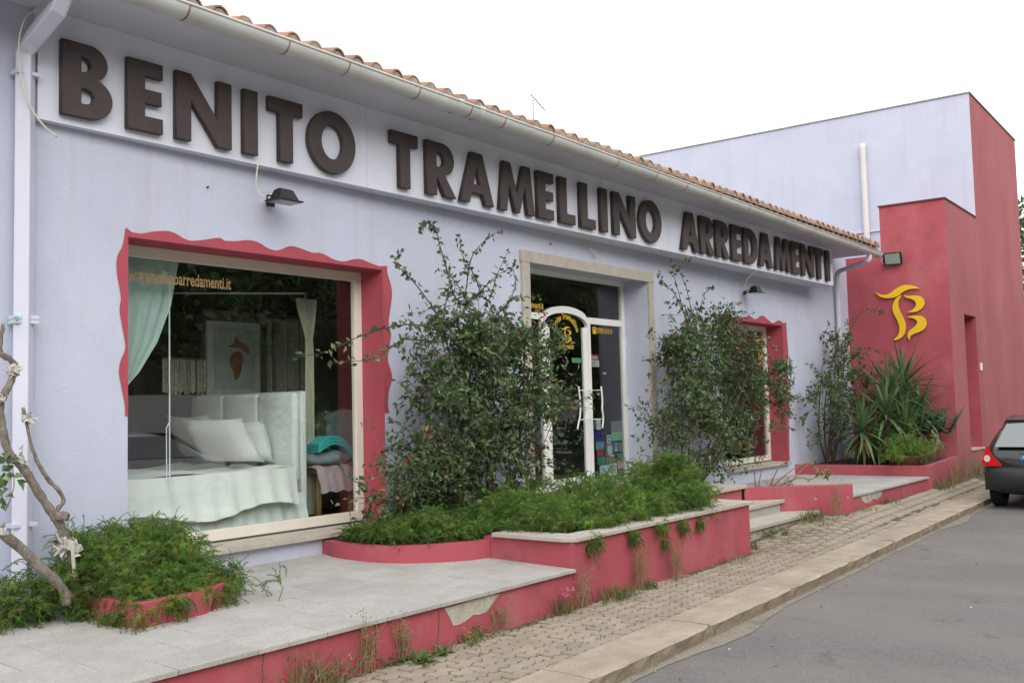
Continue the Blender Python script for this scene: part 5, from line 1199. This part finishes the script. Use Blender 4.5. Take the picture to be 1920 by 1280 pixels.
# ------------------------------------------------------------------ cars
def hatchback(x, y, paint, label, plate=False):
    """rear bumper at x, centred on y, nose towards +x"""
    t = thing('parked_car', label, 'car', (x, y, -.1), None)
    z0 = -.1; W = .82
    #        dx   zlow  zmid  zbelt ztop  wlow wmid wbelt wtop
    ST = [( .02, .32, .52, .70, .705, .66, .74, .70, .55), ( .06, .24, .55, .80, .90, .74, .81, .78, .62), ( .20, .20, .58, .90, 1.08, .77, .825, .80, .60), ( .42, .19, .6, .92, 1.30, .78, .83, .80, .57),
          ( .75, .19, .6, .92, 1.40, .78, .83, .80, .56), (1.5, .19, .6, .91, 1.44, .78, .83, .80, .56), (2.2, .19, .6, .90, 1.40, .78, .83, .80, .55), (2.75, .19, .6, .89, 1.08, .78, .83, .79, .58), (3.0, .19, .6, .87, .93, .78, .83, .77, .62), (3.5, .2, .57, .76, .80, .76, .81, .70, .5), (3.75, .24, .5, .64, .66, .66, .72, .6, .45), (3.82, .32, .46, .56, .57, .5, .55, .48, .4)]
    b = MB(); vs = []; hp = 7
    for dx, zl, zm, zb, zt, wl, wm, wb, wt in ST:
        half = [(0, zl), (wl, zl), (wm, (zl+zm)/2), (wm, zm), (wb, zb), ((wb+wt)/2+.01, (zb+zt)/2+.02), (wt, zt-.015), (0, zt)]
        ring_ = [(yy, zz) for yy, zz in half]+[(-yy, zz) for yy, zz in half[-2:0:-1]]
        vs += [(x+dx, y+yy, z0+zz) for yy, zz in ring_]
    n = len(ring_); k_ = len(ST)
    b.add(vs, [(i*n+j, i*n+(j+1) % n, (i+1)*n+(j+1) % n, (i+1)*n+j) for i in range(k_-1) for j in range(n)]+[tuple(range(n-1, -1, -1)), tuple(range((k_-1)*n, k_*n))])
    o_ = b.build('body', paint, t, smooth=True, fixn=True); mo = o_.modifiers.new('round', 'SUBSURF'); mo.levels = mo.render_levels = 2
    # rear screen, slightly proud of the hatch
    def hatch(yy, zz, off=.012):   # point on the sloping tailgate
        xx = .03+.40*max(0, (zz-.92))/.42+.03*(abs(yy)/.7)**2; return (x+xx-off, y+yy, z0+zz)
    b = MB(); nz, ny = 8, 12; vs = []
    for i in range(nz+1):
        zz = .93+.37*i/nz; wv = .64-.13*i/nz
        vs += [hatch(-wv+2*wv*j/ny, zz, .035) for j in range(ny+1)]
    b.add(vs, [(i*(ny+1)+j, i*(ny+1)+j+1, (i+1)*(ny+1)+j+1, (i+1)*(ny+1)+j) for i in range(nz) for j in range(ny)]); b.build('rear_window', CGLS, t, smooth=True)
    b = MB(); b.hexa([(x+.34,y-.55,z0+1.30),(x+.55,y-.55,z0+1.34),(x+.55,y+.55,z0+1.34),(x+.34,y+.55,z0+1.30)], [(x+.33,y-.52,z0+1.33),(x+.62,y-.5,z0+1.395),(x+.62,y+.5,z0+1.395),(x+.33,y+.52,z0+1.33)]); b.build('spoiler', paint, t, bevel=.012)
    # bumper
    b = MB(); pr2 = [(-.02,.30),(-.065,.36),(-.075,.50),(-.05,.60),(.02,.63)]; vs = []; m_ = 16
    for i in range(m_+1):
        u = -1+2*i/m_; yy = .815*u; xo = .16*abs(u)**5
        vs += [(x+dx+xo, y+yy, z0+zz) for dx, zz in pr2]
    q = len(pr2); b.add(vs, [(i*q+j, (i+1)*q+j, (i+1)*q+j+1, i*q+j+1) for i in range(m_) for j in range(q-1)])
    for s_ in (1, -1): b.hexa([(x+.14,y+s_*.80,z0+.28),(x+.55,y+s_*.79,z0+.28),(x+.55,y+s_*.838,z0+.28),(x+.14,y+s_*.825,z0+.28)], [(x+.14,y+s_*.80,z0+.62),(x+.55,y+s_*.79,z0+.60),(x+.55,y+s_*.838,z0+.60),(x+.14,y+s_*.825,z0+.62)])
    b.build('bumper', BUMP, t, smooth=True)
    for s_ in (1, -1):
        yL = lambda v: y+s_*v
        def tl(v, zz): return (x+.045+.22*max(0, v-.60)**1.5+.20*max(0, zz-.74)-.03, yL(v), z0+zz)
        poly = [(.825,.645),(.56,.645),(.555,.665),(.60,.72),(.67,.79),(.72,.86),(.74,.935),(.765,.93),(.81,.80),(.83,.72)]
        b = MB(); a_ = [tl(*p_) for p_ in poly]; c_ = [(q_[0]+.14, q_[1], q_[2]) for q_ in a_]; k2 = len(poly)
        b.add(a_+c_, [tuple(range(k2)), tuple(range(2*k2-1, k2-1, -1))]+[(i, (i+1) % k2, k2+(i+1) % k2, k2+i) for i in range(k2)]); L_ = b.build('tail_light', REDL, t, fixn=True)
        b = MB(); cc = [(.755+.045*cos(2*pi*i/14), .755+.052*sin(2*pi*i/14)) for i in range(14)]
        b.add([(tl(*p_)[0]-.006, tl(*p_)[1], tl(*p_)[2]) for p_ in cc], [tuple(range(14))]); b.build('reversing_lens', CLRL, L_)
        b = MB(); b.box(x+3.55, x+3.72, yL(.5)-.11, yL(.5)+.11, z0+.56, z0+.68); b.build('headlight', CLRL, t, bevel=.03)
        # side glass
        b = MB(); b.add([(x+.75,y+s_*.79,z0+.95),(x+2.75,y+s_*.80,z0+.93),(x+2.15,y+s_*.645,z0+1.33),(x+.95,y+s_*.645,z0+1.34)], [(0,1,2,3)]); b.build('side_window', CGLS, t)
    b = MB(); b.add([(x+2.92,y-.68,z0+.96),(x+2.92,y+.68,z0+.96),(x+2.30,y+.54,z0+1.38),(x+2.30,y-.54,z0+1.38)], [(0,1,2,3)]); b.build('windscreen', CGLS, t)
    for dx in (.62, 3.08):
        for s_ in (1, -1):
            c_ = Vector((x+dx, y+s_*.735, z0+.285)); b = MB(); n = 24; pf_ = [(.285, -.085), (.285, .06), (.26, .088), (.19, .088), (.19, -.085)]; vs = []
            for r_, o2_ in pf_: vs += [(c_.x+r_*cos(2*pi*i/n), c_.y+s_*o2_, c_.z+r_*sin(2*pi*i/n)) for i in range(n)]
            b.add(vs, [(k2*n+i, k2*n+(i+1) % n, ((k2+1) % 5)*n+(i+1) % n, ((k2+1) % 5)*n+i) for k2 in range(5) for i in range(n)])
            wh = b.build('wheel', TYRE, t, fixn=True)
            b = MB(); b.add([(c_.x+.19*cos(2*pi*i/n), c_.y+s_*.07, c_.z+.19*sin(2*pi*i/n)) for i in range(n)], [tuple(range(n))]); b.build('rim', RIMM, wh)
    b = MB(); b.box(x+.05, x+.16, y-.28, y+.33, z0+.675, z0+.83); b.build('plate_recess', BUMP, t, bevel=.01)
    b = MB(); b.box(x+.035, x+.048, y-.24, y+.30, z0+.69, z0+.80); pl = b.build('number_plate', PLT, t)
    b = MB(); b.box(x+.0325, x+.0345, y+.258, y+.30, z0+.69, z0+.80); b.build('blue_band', PBLU, pl)
    if plate: text('C', .105, lambda xx, yy, zz: Vector((x+.033, y+.24-xx, z0+.707+yy)), INK, pl, bold=.002, xs=.7)
    return t
hatchback(16.15, 2.885, BLK, 'black hatchback parked at the kerb on the right, seen from behind', True)
hatchback(8.3, -2.75, CWHT, 'white hatchback parked across the street, mirrored in the big window')

# ------------------------------------------------------------------ across the street (seen mirrored in the glass) and beyond the block, plus an added hill
MB().box(-20, 60, -3.9, -3.6, -.12, .02).build('far_kerb', CONC)['kind'] = 'structure'
MB().box(-20, 60, -5.2, -3.9, -.12, .01).build('far_pavement', CONC)['kind'] = 'structure'
tag(MB().box(-10, 40, -5.6, -5.25, -.12, 2.05).build('roadside_wall', PALEW), 'pale rendered wall across the street, mirrored in the big window', 'wall')
def tree(x, y, h, rad_, n, label, size=.22):
    t = thing('broadleaf_tree', label, 'tree', (x, y, -.1), 'trees around the shop')
    tk_ = MB(); tk_.tube(spl([(x, y, -.1), (x+.1, y, h*.3), (x-.1, y+.1, h*.55), (x, y, h*.8)], 4), [.2-.16*i/12 for i in range(13)], 8)
    cl = []
    for i in range(16):
        a = R.uniform(0, 2*pi); c_ = Vector((x+rad_*.65*cos(a)*R.random()**.5, y+rad_*.65*sin(a)*R.random()**.5, h*R.uniform(.42, .95))); cl.append((c_, rad_*R.uniform(.28, .5)))
        tk_.tube([Vector((x, y, h*R.uniform(.3, .55))), c_], [.06, .015], 5)
    tk_.build('trunk', BARK, t); b = MB()
    for _ in range(n):
        c_, r_ = R.choice(cl); d = rv().normalized(); p_ = c_+d*r_*R.random()**.4
        leaf(b, p_, d+rv(.7)+Vector((0, 0, -.2)), size*R.uniform(.6, 1.3), size*.6, R.choice((0, 0, 1, 1, 2)))
    b.build('crown', LM, t)
for i, (x, y, h, r_, lb) in enumerate([(2, -9, 8.5, 3.4, 'dark leafy tree behind the roadside wall, nearest the camera'), (8, -9.5, 9.5, 3.8, 'tall dark leafy tree behind the roadside wall across from the door'), (14, -9, 8.5, 3.6, 'leafy tree behind the roadside wall across from the long planter'),
        (20, -9.5, 10, 4, 'broad leafy tree behind the roadside wall across from the black car'), (27, -9, 9, 4, 'leafy tree behind the roadside wall farthest along the street'), (34, -10, 9, 4, 'leafy tree at the end of the roadside wall')]):
    tree(x, y, h, r_, 4200, lb, .34)
tree(36.8, 8.2, 8.4, 3.0, 5000, 'leafy tree just showing past the right edge of the red block', .24)

b = MB(); vs = []; nx, ny = 40, 8  # unseen dark hill, added to keep bright sky out of the glass reflections
for i in range(nx+1):
    for j in range(ny+1):
        x = -60+4.5*i; t_ = j/ny; vs.append((x, -13-30*t_, -.1+17*t_**.8*(1+.15*sin(x*.11)+.08*sin(x*.37+j))+R.uniform(-.5, .5)*t_))
b.add(vs, [(i*(ny+1)+j, i*(ny+1)+j+1, (i+1)*(ny+1)+j+1, (i+1)*(ny+1)+j) for i in range(nx) for j in range(ny)])
b.build('sky_blocking_hill', mat('blocking_hill_green', (.045, .06, .03), 1, .4, .8, .3, 4), smooth=True)['kind'] = 'structure'
